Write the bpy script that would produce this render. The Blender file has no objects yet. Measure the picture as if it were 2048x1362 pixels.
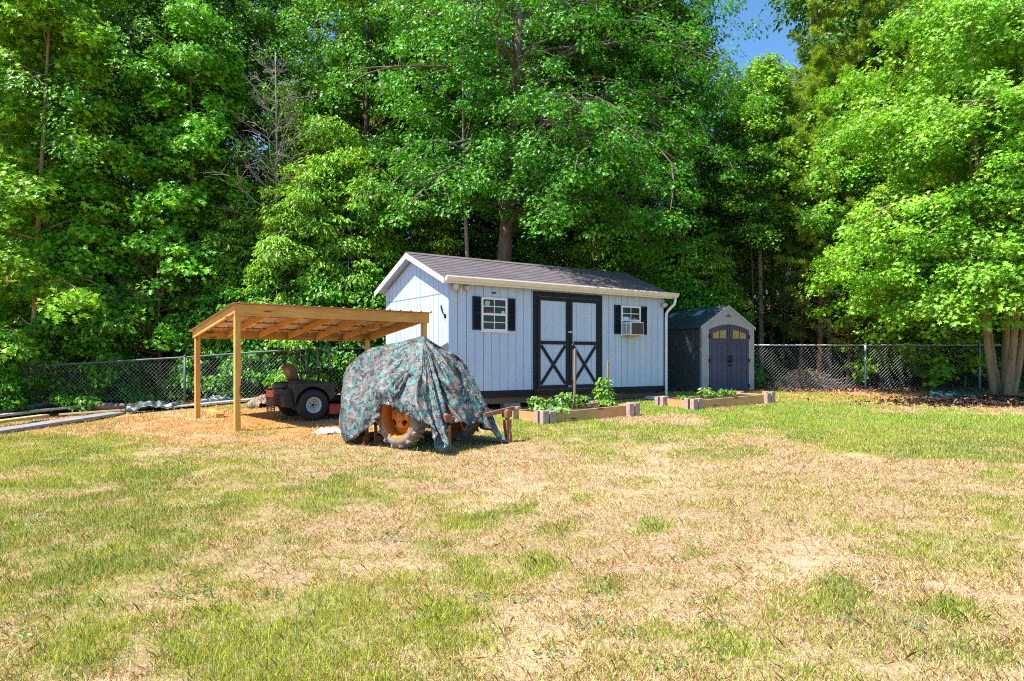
import bpy, math, random
import numpy as np
from mathutils import Vector, Matrix, Euler
R = math.radians
PI = math.pi
S = bpy.context.scene
COL = S.collection

# ------------------------------------------------------------------ helpers
class MB:
    """collects vertices and faces; build() links them as ONE mesh object"""
    def __init__(self):
        self.v = []; self.f = []; self.m = []; self.cur = 0; self.smooth = []; self.sm = False
    def add(self, vs, fs):
        b = len(self.v)
        self.v += [tuple(x) for x in vs]
        for f in fs:
            self.f.append([i + b for i in f]); self.m.append(self.cur); self.smooth.append(self.sm)
    def box(self, x0, x1, y0, y1, z0, z1, mat=None):
        vs = [Vector(p) for p in ((x0,y0,z0),(x1,y0,z0),(x1,y1,z0),(x0,y1,z0),(x0,y0,z1),(x1,y0,z1),(x1,y1,z1),(x0,y1,z1))]
        if mat is not None: vs = [mat @ p for p in vs]
        self.add(vs, [(0,3,2,1),(4,5,6,7),(0,1,5,4),(1,2,6,5),(2,3,7,6),(3,0,4,7)])
    def bar(self, a, b, w, h, up=(0,0,1), ext=0.0):
        """a box beam from a to b: w across, h along 'up'"""
        a = Vector(a); b = Vector(b); d = (b - a); L = d.length; d = d / L
        up = Vector(up); s = d.cross(up)
        if s.length < 1e-4: s = d.cross(Vector((1,0,0)))
        s.normalize(); u = s.cross(d)
        M = Matrix((d, s, u)).transposed().to_4x4(); M.translation = a
        self.box(-ext, L + ext, -w/2, w/2, -h/2, h/2, M)
    def tube(self, pts, rad, n=8, cap=True, jit=None):
        pts = [Vector(p) for p in pts]
        if not hasattr(rad, '__len__'): rad = [rad] * len(pts)
        ref = None; rings = []
        for i, p in enumerate(pts):
            t = (pts[min(i+1, len(pts)-1)] - pts[max(i-1, 0)])
            if t.length < 1e-9: t = Vector((0,0,1))
            t.normalize()
            if ref is None:
                ref = t.cross(Vector((0,0,1)))
                if ref.length < 1e-3: ref = t.cross(Vector((1,0,0)))
            ref = (ref - t * ref.dot(t))
            if ref.length < 1e-6: ref = t.orthogonal()
            ref.normalize(); bi = t.cross(ref)
            rings.append([p + (ref * math.cos(2*PI*k/n) + bi * math.sin(2*PI*k/n)) * rad[i] for k in range(n)])
        vs = [q for r in rings for q in r]; fs = []
        for i in range(len(pts) - 1):
            for k in range(n):
                fs.append((i*n+k, i*n+(k+1)%n, (i+1)*n+(k+1)%n, (i+1)*n+k))
        if cap:
            fs.append(tuple(reversed(range(n)))); fs.append(tuple(range((len(pts)-1)*n, len(pts)*n)))
        self.add(vs, fs)
    def lathe(self, prof, n=24, M=None, closed=False):
        """prof: list of (r, h) spun about local Z"""
        vs = []; fs = []
        for (r, h) in prof:
            for k in range(n):
                p = Vector((r*math.cos(2*PI*k/n), r*math.sin(2*PI*k/n), h))
                vs.append(M @ p if M is not None else p)
        m = len(prof)
        for i in range(m if closed else m - 1):
            j = (i + 1) % m
            for k in range(n):
                fs.append((i*n+k, i*n+(k+1)%n, j*n+(k+1)%n, j*n+k))
        self.add(vs, fs)
    def prism(self, poly, axis, a, b, M=None):
        """poly: 2-D outline, extruded along axis 'x','y' or 'z' from a to b"""
        def mk(p, t):
            q = {'x': (t, p[0], p[1]), 'y': (p[0], t, p[1]), 'z': (p[0], p[1], t)}[axis]
            q = Vector(q); return M @ q if M is not None else q
        n = len(poly)
        vs = [mk(p, a) for p in poly] + [mk(p, b) for p in poly]
        fs = [tuple(range(n)), tuple(reversed(range(n, 2*n)))]
        for k in range(n): fs.append((k, n+k, n+(k+1)%n, (k+1)%n))
        self.add(vs, fs)
    def build(self, name, mats, parent=None, bevel=0.0, fixn=True):
        me = bpy.data.meshes.new(name)
        me.from_pydata(self.v, [], self.f)
        if not isinstance(mats, (list, tuple)): mats = [mats]
        for m in mats: me.materials.append(m)
        me.polygons.foreach_set('material_index', self.m)
        me.polygons.foreach_set('use_smooth', self.smooth)
        me.update()
        if fixn and len(self.f) < 40000:
            import bmesh
            bm = bmesh.new(); bm.from_mesh(me); bmesh.ops.recalc_face_normals(bm, faces=bm.faces)
            bm.to_mesh(me); bm.free()
        o = bpy.data.objects.new(name, me); COL.objects.link(o)
        if parent is not None: o.parent = parent
        if bevel:
            b = o.modifiers.new('bevel', 'BEVEL'); b.width = bevel; b.segments = 2; b.limit_method = 'ANGLE'; b.angle_limit = R(40)
        return o

def tag(o, label=None, cat=None, group=None, kind=None):
    if label: o['label'] = label
    if cat: o['category'] = cat
    if group: o['group'] = group
    if kind: o['kind'] = kind
    return o
def empty(name, loc, rz=0.0, label=None, cat=None, group=None):
    o = bpy.data.objects.new(name, None); COL.objects.link(o)
    o.empty_display_size = .2
    o.location = loc; o.rotation_euler = (0, 0, rz)
    return tag(o, label, cat, group)
def copy_tree(o, parent=None):
    c = o.copy(); COL.objects.link(c)
    if parent is not None: c.parent = parent
    for ch in list(o.children): copy_tree(ch, c)
    return c

# numpy polygon soup: polys of k verts each, optional per-vertex colour
def soup(name, V, k, mat, cols=None, parent=None, tris=None, smooth=False):
    """V: (N,k,3). tris: list of index tuples inside one element (default one n-gon)"""
    N = V.shape[0]
    me = bpy.data.meshes.new(name)
    verts = np.ascontiguousarray(V.reshape(-1, 3), dtype=np.float32)
    if tris is None: tris = [tuple(range(k))]
    starts = []; loops = []; per = []
    base = (np.arange(N) * k)
    idx = []; tot = []
    for t in tris: per.append(len(t))
    flat = np.array([i for t in tris for i in t])
    L = (base[:, None] + flat[None, :]).reshape(-1)
    lt = np.tile(np.array(per), N)
    ls = np.concatenate(([0], np.cumsum(lt)[:-1]))
    me.vertices.add(len(verts)); me.vertices.foreach_set('co', verts.ravel())
    me.loops.add(len(L)); me.loops.foreach_set('vertex_index', L.astype(np.int32))
    me.polygons.add(len(lt)); me.polygons.foreach_set('loop_start', ls.astype(np.int32))
    try: me.polygons.foreach_set('loop_total', lt.astype(np.int32))
    except Exception: pass
    if cols is not None:
        a = me.color_attributes.new('Col', 'FLOAT_COLOR', 'POINT')
        c = np.ones((N, k, 4), dtype=np.float32); c[:, :, :3] = cols if cols.ndim == 3 else cols[:, None, :]
        a.data.foreach_set('color', c.ravel())
    me.materials.append(mat)
    me.update(calc_edges=True)
    if smooth: me.polygons.foreach_set('use_smooth', np.ones(len(lt), dtype=bool))
    o = bpy.data.objects.new(name, me); COL.objects.link(o)
    if parent is not None: o.parent = parent
    return o

# ------------------------------------------------------------------ node materials
def new_mat(name):
    m = bpy.data.materials.new(name); m.use_nodes = True
    nt = m.node_tree; b = nt.nodes['Principled BSDF']
    return m, nt, b
def nd(nt, typ, **kw):
    n = nt.nodes.new(typ)
    for k, v in kw.items():
        if k.startswith('i_'): n.inputs[k[2:].replace('_', ' ')].default_value = v
        else: setattr(n, k, v)
    return n
def ramp(nt, src, stops):
    r = nt.nodes.new('ShaderNodeValToRGB'); e = r.color_ramp.elements
    while len(e) < len(stops): e.new(.5)
    for el, (p, c) in zip(e, stops):
        el.position = p; el.color = (*c, 1) if len(c) == 3 else c
    nt.links.new(src, r.inputs[0]); return r.outputs[0]
def coords(nt, scale=(1,1,1), kind='Object'):
    tc = nt.nodes.new('ShaderNodeTexCoord'); mp = nt.nodes.new('ShaderNodeMapping')
    mp.inputs['Scale'].default_value = scale
    nt.links.new(tc.outputs[kind], mp.inputs[0]); return mp.outputs[0]
def noise(nt, vec, scale, detail=4, rough=.55, dist=0):
    n = nd(nt, 'ShaderNodeTexNoise'); n.inputs['Scale'].default_value = scale
    n.inputs['Detail'].default_value = detail; n.inputs['Roughness'].default_value = rough; n.inputs['Distortion'].default_value = dist
    nt.links.new(vec, n.inputs['Vector']); return n.outputs['Fac']
def bump(nt, b, h, strength=.3, dist=.01):
    n = nd(nt, 'ShaderNodeBump'); n.inputs['Strength'].default_value = strength; n.inputs['Distance'].default_value = dist
    nt.links.new(h, n.inputs['Height']); nt.links.new(n.outputs[0], b.inputs['Normal'])
def mixc(nt, fac, a, b, typ='MIX'):
    n = nd(nt, 'ShaderNodeMix', data_type='RGBA', blend_type=typ)
    def put(s, x):
        if isinstance(x, (tuple, list)): s.default_value = (*x, 1) if len(x) == 3 else x
        elif isinstance(x, (int, float)): s.default_value = x
        else: nt.links.new(x, s)
    put(n.inputs[0], fac); put(n.inputs[6], a); put(n.inputs[7], b); return n.outputs[2]

def plain(name, c, rough=.6, var=.12, scale=6, metal=0.0, bmp=.0, c2=None, stretch=(1,1,1), spec=.5):
    """base colour with blotchy natural variation (wear, dust), optional second colour"""
    m, nt, b = new_mat(name)
    v = coords(nt, stretch)
    f = noise(nt, v, scale, 6, .65)
    lo = tuple(max(0, x*(1-var)) for x in c); hi = tuple(min(1, x*(1+var)) for x in c) if c2 is None else c2
    col = ramp(nt, f, [(.3, lo), (.7, hi)])
    nt.links.new(col, b.inputs['Base Color'])
    b.inputs['Roughness'].default_value = rough; b.inputs['Metallic'].default_value = metal
    b.inputs['Specular IOR Level'].default_value = spec
    if bmp:
        bump(nt, b, noise(nt, v, scale*8, 4), bmp, .004)
    return m

def wood(name, c, c2, axis='z', rough=.7):
    m, nt, b = new_mat(name)
    st = {'x': (1.2, 22, 22), 'y': (22, 1.2, 22), 'z': (22, 22, 1.2)}[axis]
    v = coords(nt, st)
    g = noise(nt, v, 1.0, 6, .65, 1.5)
    col = ramp(nt, g, [(.25, c2), (.5, c), (.75, tuple(x*1.12 for x in c))])
    kn = nd(nt, 'ShaderNodeTexVoronoi'); kn.inputs['Scale'].default_value = 1.0
    st2 = {'x': (1.6, 7, 7), 'y': (7, 1.6, 7), 'z': (7, 7, 1.6)}[axis]
    nt.links.new(coords(nt, st2), kn.inputs['Vector'])
    k = ramp(nt, kn.outputs['Distance'], [(.11, (1,1,1)), (.20, (0,0,0))])
    dark = tuple(x*.28 for x in c2)
    col = mixc(nt, k, col, dark)
    big = noise(nt, coords(nt), 1.7, 3)
    col = mixc(nt, ramp(nt, big, [(.35, (0,0,0)), (.75, (.45,.45,.45))]), col, tuple(x*.62 for x in c2))
    nt.links.new(col, b.inputs['Base Color']); b.inputs['Roughness'].default_value = rough
    bump(nt, b, g, .25, .004)
    return m

def leafmat(name, tint=(1,1,1), trans=.36, rough=.42, spec=.5):
    m, nt, b = new_mat(name)
    at = nd(nt, 'ShaderNodeVertexColor'); at.layer_name = 'Col'
    oi = nd(nt, 'ShaderNodeObjectInfo')
    hs = nd(nt, 'ShaderNodeHueSaturation')
    mr = nd(nt, 'ShaderNodeMapRange'); mr.inputs['To Min'].default_value = .487; mr.inputs['To Max'].default_value = .513
    nt.links.new(oi.outputs['Random'], mr.inputs['Value']); nt.links.new(mr.outputs[0], hs.inputs['Hue'])
    nt.links.new(mixc(nt, 1.0, at.outputs['Color'], tint, 'MULTIPLY'), hs.inputs['Color'])
    col = hs.outputs[0]
    nt.links.new(col, b.inputs['Base Color']); b.inputs['Roughness'].default_value = rough
    b.inputs['Specular IOR Level'].default_value = spec
    tr = nd(nt, 'ShaderNodeBsdfTranslucent')
    nt.links.new(mixc(nt, 1.0, col, (1.5, 1.35, .5), 'MULTIPLY'), tr.inputs['Color'])
    mx = nd(nt, 'ShaderNodeMixShader'); mx.inputs[0].default_value = trans
    nt.links.new(b.outputs[0], mx.inputs[1]); nt.links.new(tr.outputs[0], mx.inputs[2])
    nt.links.new(mx.outputs[0], nt.nodes['Material Output'].inputs['Surface'])
    return m

def bark(name, c, c2, sc=9):
    m, nt, b = new_mat(name)
    v = coords(nt, (1, 1, .22))
    g = noise(nt, v, sc, 6, .7, .6)
    w = noise(nt, coords(nt), .8, 3)
    col = ramp(nt, g, [(.33, c2), (.62, c)])
    col = mixc(nt, ramp(nt, w, [(.45, (0,0,0)), (.65, (.5,.5,.5))]), col, tuple(x*1.5 for x in c))
    nt.links.new(col, b.inputs['Base Color']); b.inputs['Roughness'].default_value = .85
    bump(nt, b, g, .8, .02)
    return m

# ------------------------------------------------------------------ value noise in numpy
def hash2(ix, iy, seed):
    h = (ix.astype(np.int64) * 374761393 + iy.astype(np.int64) * 668265263 + seed * 1442695041) & 0xffffffff
    h = ((h ^ (h >> 13)) * 1274126177) & 0xffffffff
    return ((h ^ (h >> 16)) & 0xffff) / 65535.0
def vnoise(x, y, s, seed=0):
    x = np.asarray(x, float) / s; y = np.asarray(y, float) / s
    ix = np.floor(x); iy = np.floor(y); fx = x - ix; fy = y - iy
    fx = fx*fx*(3-2*fx); fy = fy*fy*(3-2*fy)
    a = hash2(ix, iy, seed); b = hash2(ix+1, iy, seed); c = hash2(ix, iy+1, seed); d = hash2(ix+1, iy+1, seed)
    return (a*(1-fx)+b*fx)*(1-fy) + (c*(1-fx)+d*fx)*fy
def fbm(x, y, s, seed=0, o=3):
    t = 0; a = 1; n = 0
    for i in range(o):
        t = t + a*vnoise(x, y, s/(2**i), seed+i*17); n += a; a *= .55
    return t / n
def sstep(a, b, x):
    t = np.clip((np.asarray(x, float) - a) / (b - a), 0, 1); return t*t*(3-2*t)

# ------------------------------------------------------------------ terrain
CAM_H = 1.4
F = 1365.0; CX = 1024.0; HY = 720.0        # focal length, centre, horizon of the 2048-wide photograph
def g(X, Y):
    t = np.clip(np.asarray(Y, float) - 3, 0, 15.2)
    z = .018*t + .0011*t*t
    z = z - .43 * sstep(-4.6, -12, X) * sstep(9.5, 15.5, Y)
    return z
def gz(X, Y): return float(g(X, Y))
def at(px, py):
    """ground point seen at a photograph pixel"""
    Y = 10.0
    for _ in range(60):
        X = (px-CX)/F*Y
        Y = .5*Y + .5*(CAM_H - gz(X, Y))*F/(py-HY)
        Y = min(max(Y, 1), 60)
    X = (px-CX)/F*Y
    return Vector((X, Y, gz(X, Y)))
def xat(px, Y): return (px-CX)/F*Y

rng = np.random.default_rng(7)
random.seed(7)

# ------------------------------------------------------------------ lawn layout (patches on the ground, given where the photograph shows them)
GREEN = [ # px, py, rx, ry, weight
 (170,1120,330,240,.62),(600,1280,420,120,.5),(330,980,420,90,.42),(120,940,260,60,.5),(520,1090,200,40,.35),(860,1180,200,50,.4),(1700,1280,420,110,.3),(1000,1080,260,90,.22),(1500,1000,500,70,.14),
 (1900,868,420,52,1.0),(1600,838,260,40,.75),(1250,868,300,26,.55),(1120,850,140,22,.6),(1420,905,120,26,.35),(1340,812,120,22,.8),
 (90,895,260,36,.6),(60,985,260,60,.55),(250,970,150,38,.35),(120,1075,220,62,.55),(60,1165,170,48,.6),(330,1040,190,46,.38),
 (180,1310,150,65,.75),(20,1260,60,50,.5),(380,1305,120,75,.8),(690,1255,140,105,.95),(640,1345,160,50,.8),(890,1220,90,45,.7),(800,1310,110,70,.55),
 (450,1190,90,42,.5),(620,1130,80,30,.45),(720,1110,60,30,.35),(1075,1130,46,32,.8),(1040,1025,60,24,.6),(950,1045,70,20,.45),
 (1160,1000,36,12,.5),(1310,1052,36,20,.85),(880,1000,70,14,.4),(520,1000,80,30,.35),(640,970,90,30,.25),(300,930,120,25,.3),
 (1900,1215,70,34,.6),(1720,1290,170,70,.45),(1560,1330,150,60,.4),(1680,1190,90,40,.4),(1930,1100,160,60,.42),(2020,1030,90,60,.4),
 (1840,1060,100,35,.25),(1440,1320,90,55,.3),(1200,1170,60,22,.3),(1560,1000,120,30,.12),(1990,950,60,25,.5),(760,1000,40,14,.3),
 (480,900,200,22,.22),(700,910,120,16,.25),(1180,905,100,16,.3),(1480,790,140,10,.8),(1640,800,120,12,.5),(1390,1110,40,18,.3),
]
BARE = [ # pale bare ground
 (1010,1310,130,50,.9),(1130,1215,120,30,.5),(760,1140,130,26,.6),(120,1195,140,25,.5),(520,1230,80,40,.5),(480,1150,60,18,.5),
 (1900,1150,150,30,.5),(2000,1220,70,40,.6),(1850,1345,120,30,.6),(1500,1180,140,36,.45),(1650,1080,110,26,.4),(980,1140,80,26,.4),
 (640,1070,100,16,.4),(1380,870,60,9,.5),(500,1330,60,40,.4),
]
ORANGE = [ # orange clay: under the carport, along both fences
 (560,842,150,26,1.0),(430,852,120,15,.85),(330,860,120,11,.55),(640,858,120,18,.9),(760,866,60,10,.5),(520,882,260,14,.42),
 (1720,796,190,9,.65),(1850,800,160,10,.5),(1560,792,60,6,.6),(2000,812,80,10,.6),(300,842,90,12,.6),
]
def patches(X, Y, lst):
    z = g(X, Y); Yc = np.maximum(Y, .8)
    px = CX + F*X/Yc; py = HY + (CAM_H - z)*F/Yc
    wob = (fbm(X, Y, .8, 91, 3)-.5)*.9
    out = np.zeros_like(np.asarray(X, float))
    for (cx, cy, rx, ry, w) in lst:
        d = np.sqrt(((px-cx)/rx)**2 + ((py-cy)/ry)**2) + wob
        out = np.maximum(out, w*sstep(1.15, .55, d))
    return out
def masks(X, Y):
    n1 = fbm(X, Y, 1.3, 5, 4); n2 = fbm(X, Y, .35, 25, 3)
    gr = patches(X, Y, GREEN)
    gr = gr * (.70 + .9*sstep(.3, .60, n2)) + .42*sstep(.44, .64, n1)*sstep(.38, .6, n2)*np.where(np.asarray(X) < 0, 1.15, .8)
    ba = np.maximum(patches(X, Y, BARE), .7*sstep(.56, .72, fbm(X, Y, .9, 55, 4)))
    orr = patches(X, Y, ORANGE)
    dry = .28 * sstep(9.5, 11.5, Y) * sstep(-.5, -3, X)
    orr = np.maximum(orr, dry)
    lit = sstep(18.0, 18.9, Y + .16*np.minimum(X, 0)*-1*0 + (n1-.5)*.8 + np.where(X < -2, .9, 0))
    return np.clip(gr, 0, 1), ba, orr, lit

# ------------------------------------------------------------------ camera, sky, sun
cam = bpy.data.cameras.new('camera'); co = bpy.data.objects.new('camera', cam); COL.objects.link(co)
co.location = (0, 0, CAM_H); co.rotation_euler = (R(90), 0, 0)
cam.lens = 24; cam.sensor_width = 36; cam.shift_y = (HY - 681)/2048; cam.clip_start = .05; cam.clip_end = 3000
S.camera = co
TO_SUN = Vector((-1.08, -.54, 2.10)).normalized()
sun = bpy.data.lights.new('sun', 'SUN'); so = bpy.data.objects.new('sun', sun); COL.objects.link(so)
so.rotation_euler = TO_SUN.to_track_quat('Z', 'Y').to_euler(); so.location = (-30, -5, 60)
sun.energy = 5.0; sun.angle = R(.55); sun.color = (1, .94, .84)
w = bpy.data.worlds.new('World'); S.world = w; w.use_nodes = True
sky = w.node_tree.nodes.new('ShaderNodeTexSky'); sky.sky_type = 'NISHITA'; sky.sun_disc = False
sky.sun_elevation = math.asin(TO_SUN.z); sky.sun_rotation = math.atan2(TO_SUN.x, TO_SUN.y) % (2*PI)
sky.air_density = 1.0; sky.dust_density = .3; sky.ozone_density = 1.2
bg = w.node_tree.nodes['Background']; bg.inputs['Strength'].default_value = .085
_mx = w.node_tree.nodes.new('ShaderNodeMix'); _mx.data_type = 'RGBA'; _mx.blend_type = 'MULTIPLY'; _mx.inputs[0].default_value = 1
_mx.inputs[7].default_value = (.74, 1.12, 1.36, 1)                       # a deep clear blue day
w.node_tree.links.new(sky.outputs[0], _mx.inputs[6]); w.node_tree.links.new(_mx.outputs[2], bg.inputs['Color'])
S.view_settings.view_transform = 'Standard'; S.view_settings.look = 'None'; S.view_settings.gamma = 1
S.view_settings.use_curve_mapping = False; S.view_settings.exposure = 1.08
S.render.engine = 'CYCLES'
cy = S.cycles
cy.max_bounces = 7; cy.diffuse_bounces = 2; cy.glossy_bounces = 2; cy.transmission_bounces = 3; cy.transparent_max_bounces = 6
cy.caustics_reflective = False; cy.caustics_refractive = False; cy.sample_clamp_indirect = 6
cy.use_denoising = False; cy.filter_width = 1.05

# ------------------------------------------------------------------ ground: one sheet to the horizon
def axis(dense0, dense1, step, far0, far1):
    a = list(np.arange(dense0, dense1 + 1e-6, step)); s = step
    lo = []; x = dense0
    while x > far0: s *= 1.35; x -= s; lo.append(max(x, far0))
    s = step; hi = []; x = dense1
    while x < far1: s *= 1.35; x += s; hi.append(min(x, far1))
    return np.array(lo[::-1] + a + hi)
gx = axis(-17, 17, .16, -900, 900); gy = axis(1.5, 24, .16, -600, 1500)
GX, GY = np.meshgrid(gx, gy)
GZ = g(GX, GY) + 9*sstep(46, 95, np.hypot(GX, GY))*sstep(10, 40, GY) + (fbm(GX, GY, .45, 3, 3)-.5)*.035*sstep(60, 30, np.abs(GX)+np.abs(GY))
nx, ny = len(gx), len(gy)
V = np.stack([GX, GY, GZ], -1).reshape(-1, 3)
ii = (np.arange(ny-1)[:, None]*nx + np.arange(nx-1)[None, :]).reshape(-1)
Fc = np.stack([ii, ii+1, ii+nx+1, ii+nx], -1)
me = bpy.data.meshes.new('lawn_ground'); me.from_pydata(V.tolist(), [], Fc.tolist())
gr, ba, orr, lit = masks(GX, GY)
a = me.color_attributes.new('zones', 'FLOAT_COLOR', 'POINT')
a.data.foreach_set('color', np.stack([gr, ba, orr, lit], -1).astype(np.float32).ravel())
me.polygons.foreach_set('use_smooth', np.ones(len(me.polygons), dtype=bool))
m, nt, b = new_mat('soil_and_thatch')
at_ = nd(nt, 'ShaderNodeAttribute'); at_.attribute_name = 'zones'
sep = nd(nt, 'ShaderNodeSeparateColor'); nt.links.new(at_.outputs['Color'], sep.inputs[0])
v = coords(nt)
n1 = noise(nt, v, 3.0, 8, .7); n2 = noise(nt, v, 26, 6, .75); n3 = noise(nt, v, 110, 3, .7); n4 = noise(nt, v, 9, 5, .7, .4)
base = ramp(nt, n2, [(.30, (.19, .115, .065)), (.5, (.46, .305, .185)), (.70, (.67, .49, .325))])
base = mixc(nt, ramp(nt, n3, [(.36, (1,1,1)), (.54, (0,0,0))]), base, (.20, .115, .065))
pale = ramp(nt, n2, [(.3, (.38, .245, .14)), (.65, (.68, .51, .33))])
pale = mixc(nt, ramp(nt, n3, [(.34, (.8,)*3), (.5, (0,0,0))]), pale, (.27, .16, .10))
base = mixc(nt, sep.outputs[1], base, pale)
def mth(nt, op, a, bb):
    n = nd(nt, 'ShaderNodeMath', operation=op)
    for k, x in enumerate((a, bb)):
        if isinstance(x, (int, float)): n.inputs[k].default_value = x
        else: nt.links.new(x, n.inputs[k])
    return n.outputs[0]
gfac = mth(nt, 'MULTIPLY', sep.outputs[0], ramp(nt, n4, [(.32, (.35,)*3), (.6, (1,)*3)]))
base = mixc(nt, gfac, base, ramp(nt, n2, [(.3, (.12, .15, .03)), (.7, (.30, .30, .08))]))
clay = ramp(nt, n2, [(.3, (.38, .15, .05)), (.5, (.56, .25, .09)), (.7, (.68, .36, .16))])
clay = mixc(nt, ramp(nt, n1, [(.4, (0,0,0)), (.7, (.6,)*3)]), clay, (.33, .13, .05))
base = mixc(nt, sep.outputs[2], base, clay)
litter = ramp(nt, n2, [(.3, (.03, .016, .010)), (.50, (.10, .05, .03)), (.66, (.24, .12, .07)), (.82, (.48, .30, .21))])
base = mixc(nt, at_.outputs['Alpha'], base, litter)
nt.links.new(base, b.inputs['Base Color']); b.inputs['Roughness'].default_value = .95; b.inputs['Specular IOR Level'].default_value = .15
bump(nt, b, mth(nt, 'ADD', n2, mth(nt, 'MULTIPLY', n3, .5)), .7, .02)
me.materials.append(m); me.update()
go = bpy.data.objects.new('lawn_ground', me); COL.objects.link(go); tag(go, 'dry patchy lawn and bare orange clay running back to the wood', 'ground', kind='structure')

# dark mulch bed round the foot of the many-stemmed maple
mb = MB(); c0 = at(1985, 806); n = 40
ring = []
for k in range(n):
    t = 2*PI*k/n; r = 1 + .22*math.sin(3*t+1) + .13*math.sin(7*t)
    ring.append((c0.x + 1.75*r*math.cos(t), c0.y + .62*r*math.sin(t)))
vs = [(c0.x, c0.y, gz(c0.x, c0.y)+.10)]; fs = []
for q, hh in ((.4, .095), (.8, .07), (1, -.02)):
    vs += [(c0.x+(x-c0.x)*q, c0.y+(y-c0.y)*q, gz(c0.x+(x-c0.x)*q, c0.y+(y-c0.y)*q)+hh) for x, y in ring]
for k in range(n):
    fs.append((0, 1+k, 1+(k+1) % n))
    for q in range(2): fs.append((1+q*n+k, 1+(q+1)*n+k, 1+(q+1)*n+(k+1) % n, 1+q*n+(k+1) % n))
mb.sm = True; mb.add(vs, fs)
mulch = plain('mulch', (.040, .030, .028), .95, c2=(.010, .009, .011), scale=30, bmp=.9)
tag(mb.build('mulch_bed', mulch), 'dark mulch bed round the foot of the maple', 'mulch bed', kind='structure')

# ------------------------------------------------------------------ shared materials
M_siding, nt, b = new_mat('painted_siding')
_n1 = noise(nt, coords(nt, (1, 1, .35)), 2.2, 5, .65); _n2 = noise(nt, coords(nt, (14, 14, .8)), 1.0, 4, .6)
_c = ramp(nt, _n1, [(.3, (.45, .54, .70)), (.7, (.51, .60, .76))])
_c = mixc(nt, ramp(nt, _n2, [(.52, (0,)*3), (.75, (.35,)*3)]), _c, (.36, .45, .60))
_sx = nd(nt, 'ShaderNodeSeparateXYZ'); nt.links.new(coords(nt), _sx.inputs[0])
_ad = nd(nt, 'ShaderNodeMath', operation='MULTIPLY_ADD'); _ad.inputs[1].default_value = .9; nt.links.new(_n1, _ad.inputs[0])
_mz = nd(nt, 'ShaderNodeMath', operation='MULTIPLY'); _mz.inputs[1].default_value = -1.0; nt.links.new(_sx.outputs['Z'], _mz.inputs[0]); nt.links.new(_mz.outputs[0], _ad.inputs[2])
_c = mixc(nt, ramp(nt, _ad.outputs[0], [(.0, (0,)*3), (.30, (.55,)*3)]), _c, (.42, .40, .36))      # splashed clay along the foot of the boards
nt.links.new(_c, b.inputs['Base Color']); b.inputs['Roughness'].default_value = .6
bump(nt, b, noise(nt, coords(nt, (40, 40, 3)), 1.0, 4), .12, .003)
M_white = plain('white_trim', (.80, .79, .76), .5, .06, 5)
M_cream = plain('cream_gutter', (.74, .66, .55), .45, .08, 4)
M_black = plain('black_paint', (.006, .008, .013), .55, .3, 8, spec=.3)
M_glass, _nt, _b = new_mat('window_glass'); _b.inputs['Base Color'].default_value = (.012, .014, .018, 1); _b.inputs['Roughness'].default_value = .06; _b.inputs['Specular IOR Level'].default_value = .35
M_steel = plain('galvanised_steel', (.38, .41, .44), .5, .2, 12, metal=.6)
M_pt = {ax: wood('treated_lumber_'+ax, (.72, .38, .09), (.52, .23, .045), ax) for ax in 'xyz'}
M_joist = wood('weathered_joist', (.20, .12, .075), (.09, .055, .035), 'x')
M_block = plain('concrete_block', (.36, .31, .27), .9, .25, 12, bmp=.4)
M_red = plain('red_enamel', (.42, .015, .02), .35, .25, 8)
M_rub = plain('black_rubber', (.018, .018, .02), .75, .4, 10, bmp=.2)
M_blkplastic = plain('dusty_black_plastic', (.018, .015, .015), .5, .5, 5, c2=(.050, .034, .026))

M_shadesteel = plain('shaded_steel', (.10, .12, .15), .6, .3, 9, metal=.3)  # rail steel darkened to stand in for tree shade on the left fence
# asphalt shingles
def shingles(name, lo, hi, w_, h_, squeeze):
    m, nt, b = new_mat(name)
    v = coords(nt, (1, squeeze, 1))
    br = nd(nt, 'ShaderNodeTexBrick'); br.inputs['Scale'].default_value = 1; br.inputs['Brick Width'].default_value = w_; br.inputs['Row Height'].default_value = h_
    br.inputs['Mortar Size'].default_value = .006; br.inputs['Color1'].default_value = (*lo, 1); br.inputs['Color2'].default_value = (*hi, 1)
    br.inputs['Mortar'].default_value = (lo[0]*.35, lo[1]*.35, lo[2]*.35, 1); br.inputs['Bias'].default_value = -.1
    nt.links.new(v, br.inputs['Vector'])
    n = noise(nt, coords(nt), 60, 3, .7); n2 = noise(nt, coords(nt), 1.2, 3)
    c = mixc(nt, ramp(nt, n, [(.35, (0,0,0)), (.7, (.7,)*3)]), br.outputs['Color'], tuple(x*1.9 for x in hi))
    c = mixc(nt, ramp(nt, n2, [(.4, (0,0,0)), (.75, (.35,)*3)]), c, tuple(x*1.5 for x in hi))
    nt.links.new(c, b.inputs['Base Color']); b.inputs['Roughness'].default_value = .88
    bump(nt, b, n, .4, .004)
    return m
M_shingle = shingles('grey_brown_shingles', (.064, .052, .060), (.115, .094, .104), .30, .145, 1.08)

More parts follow.
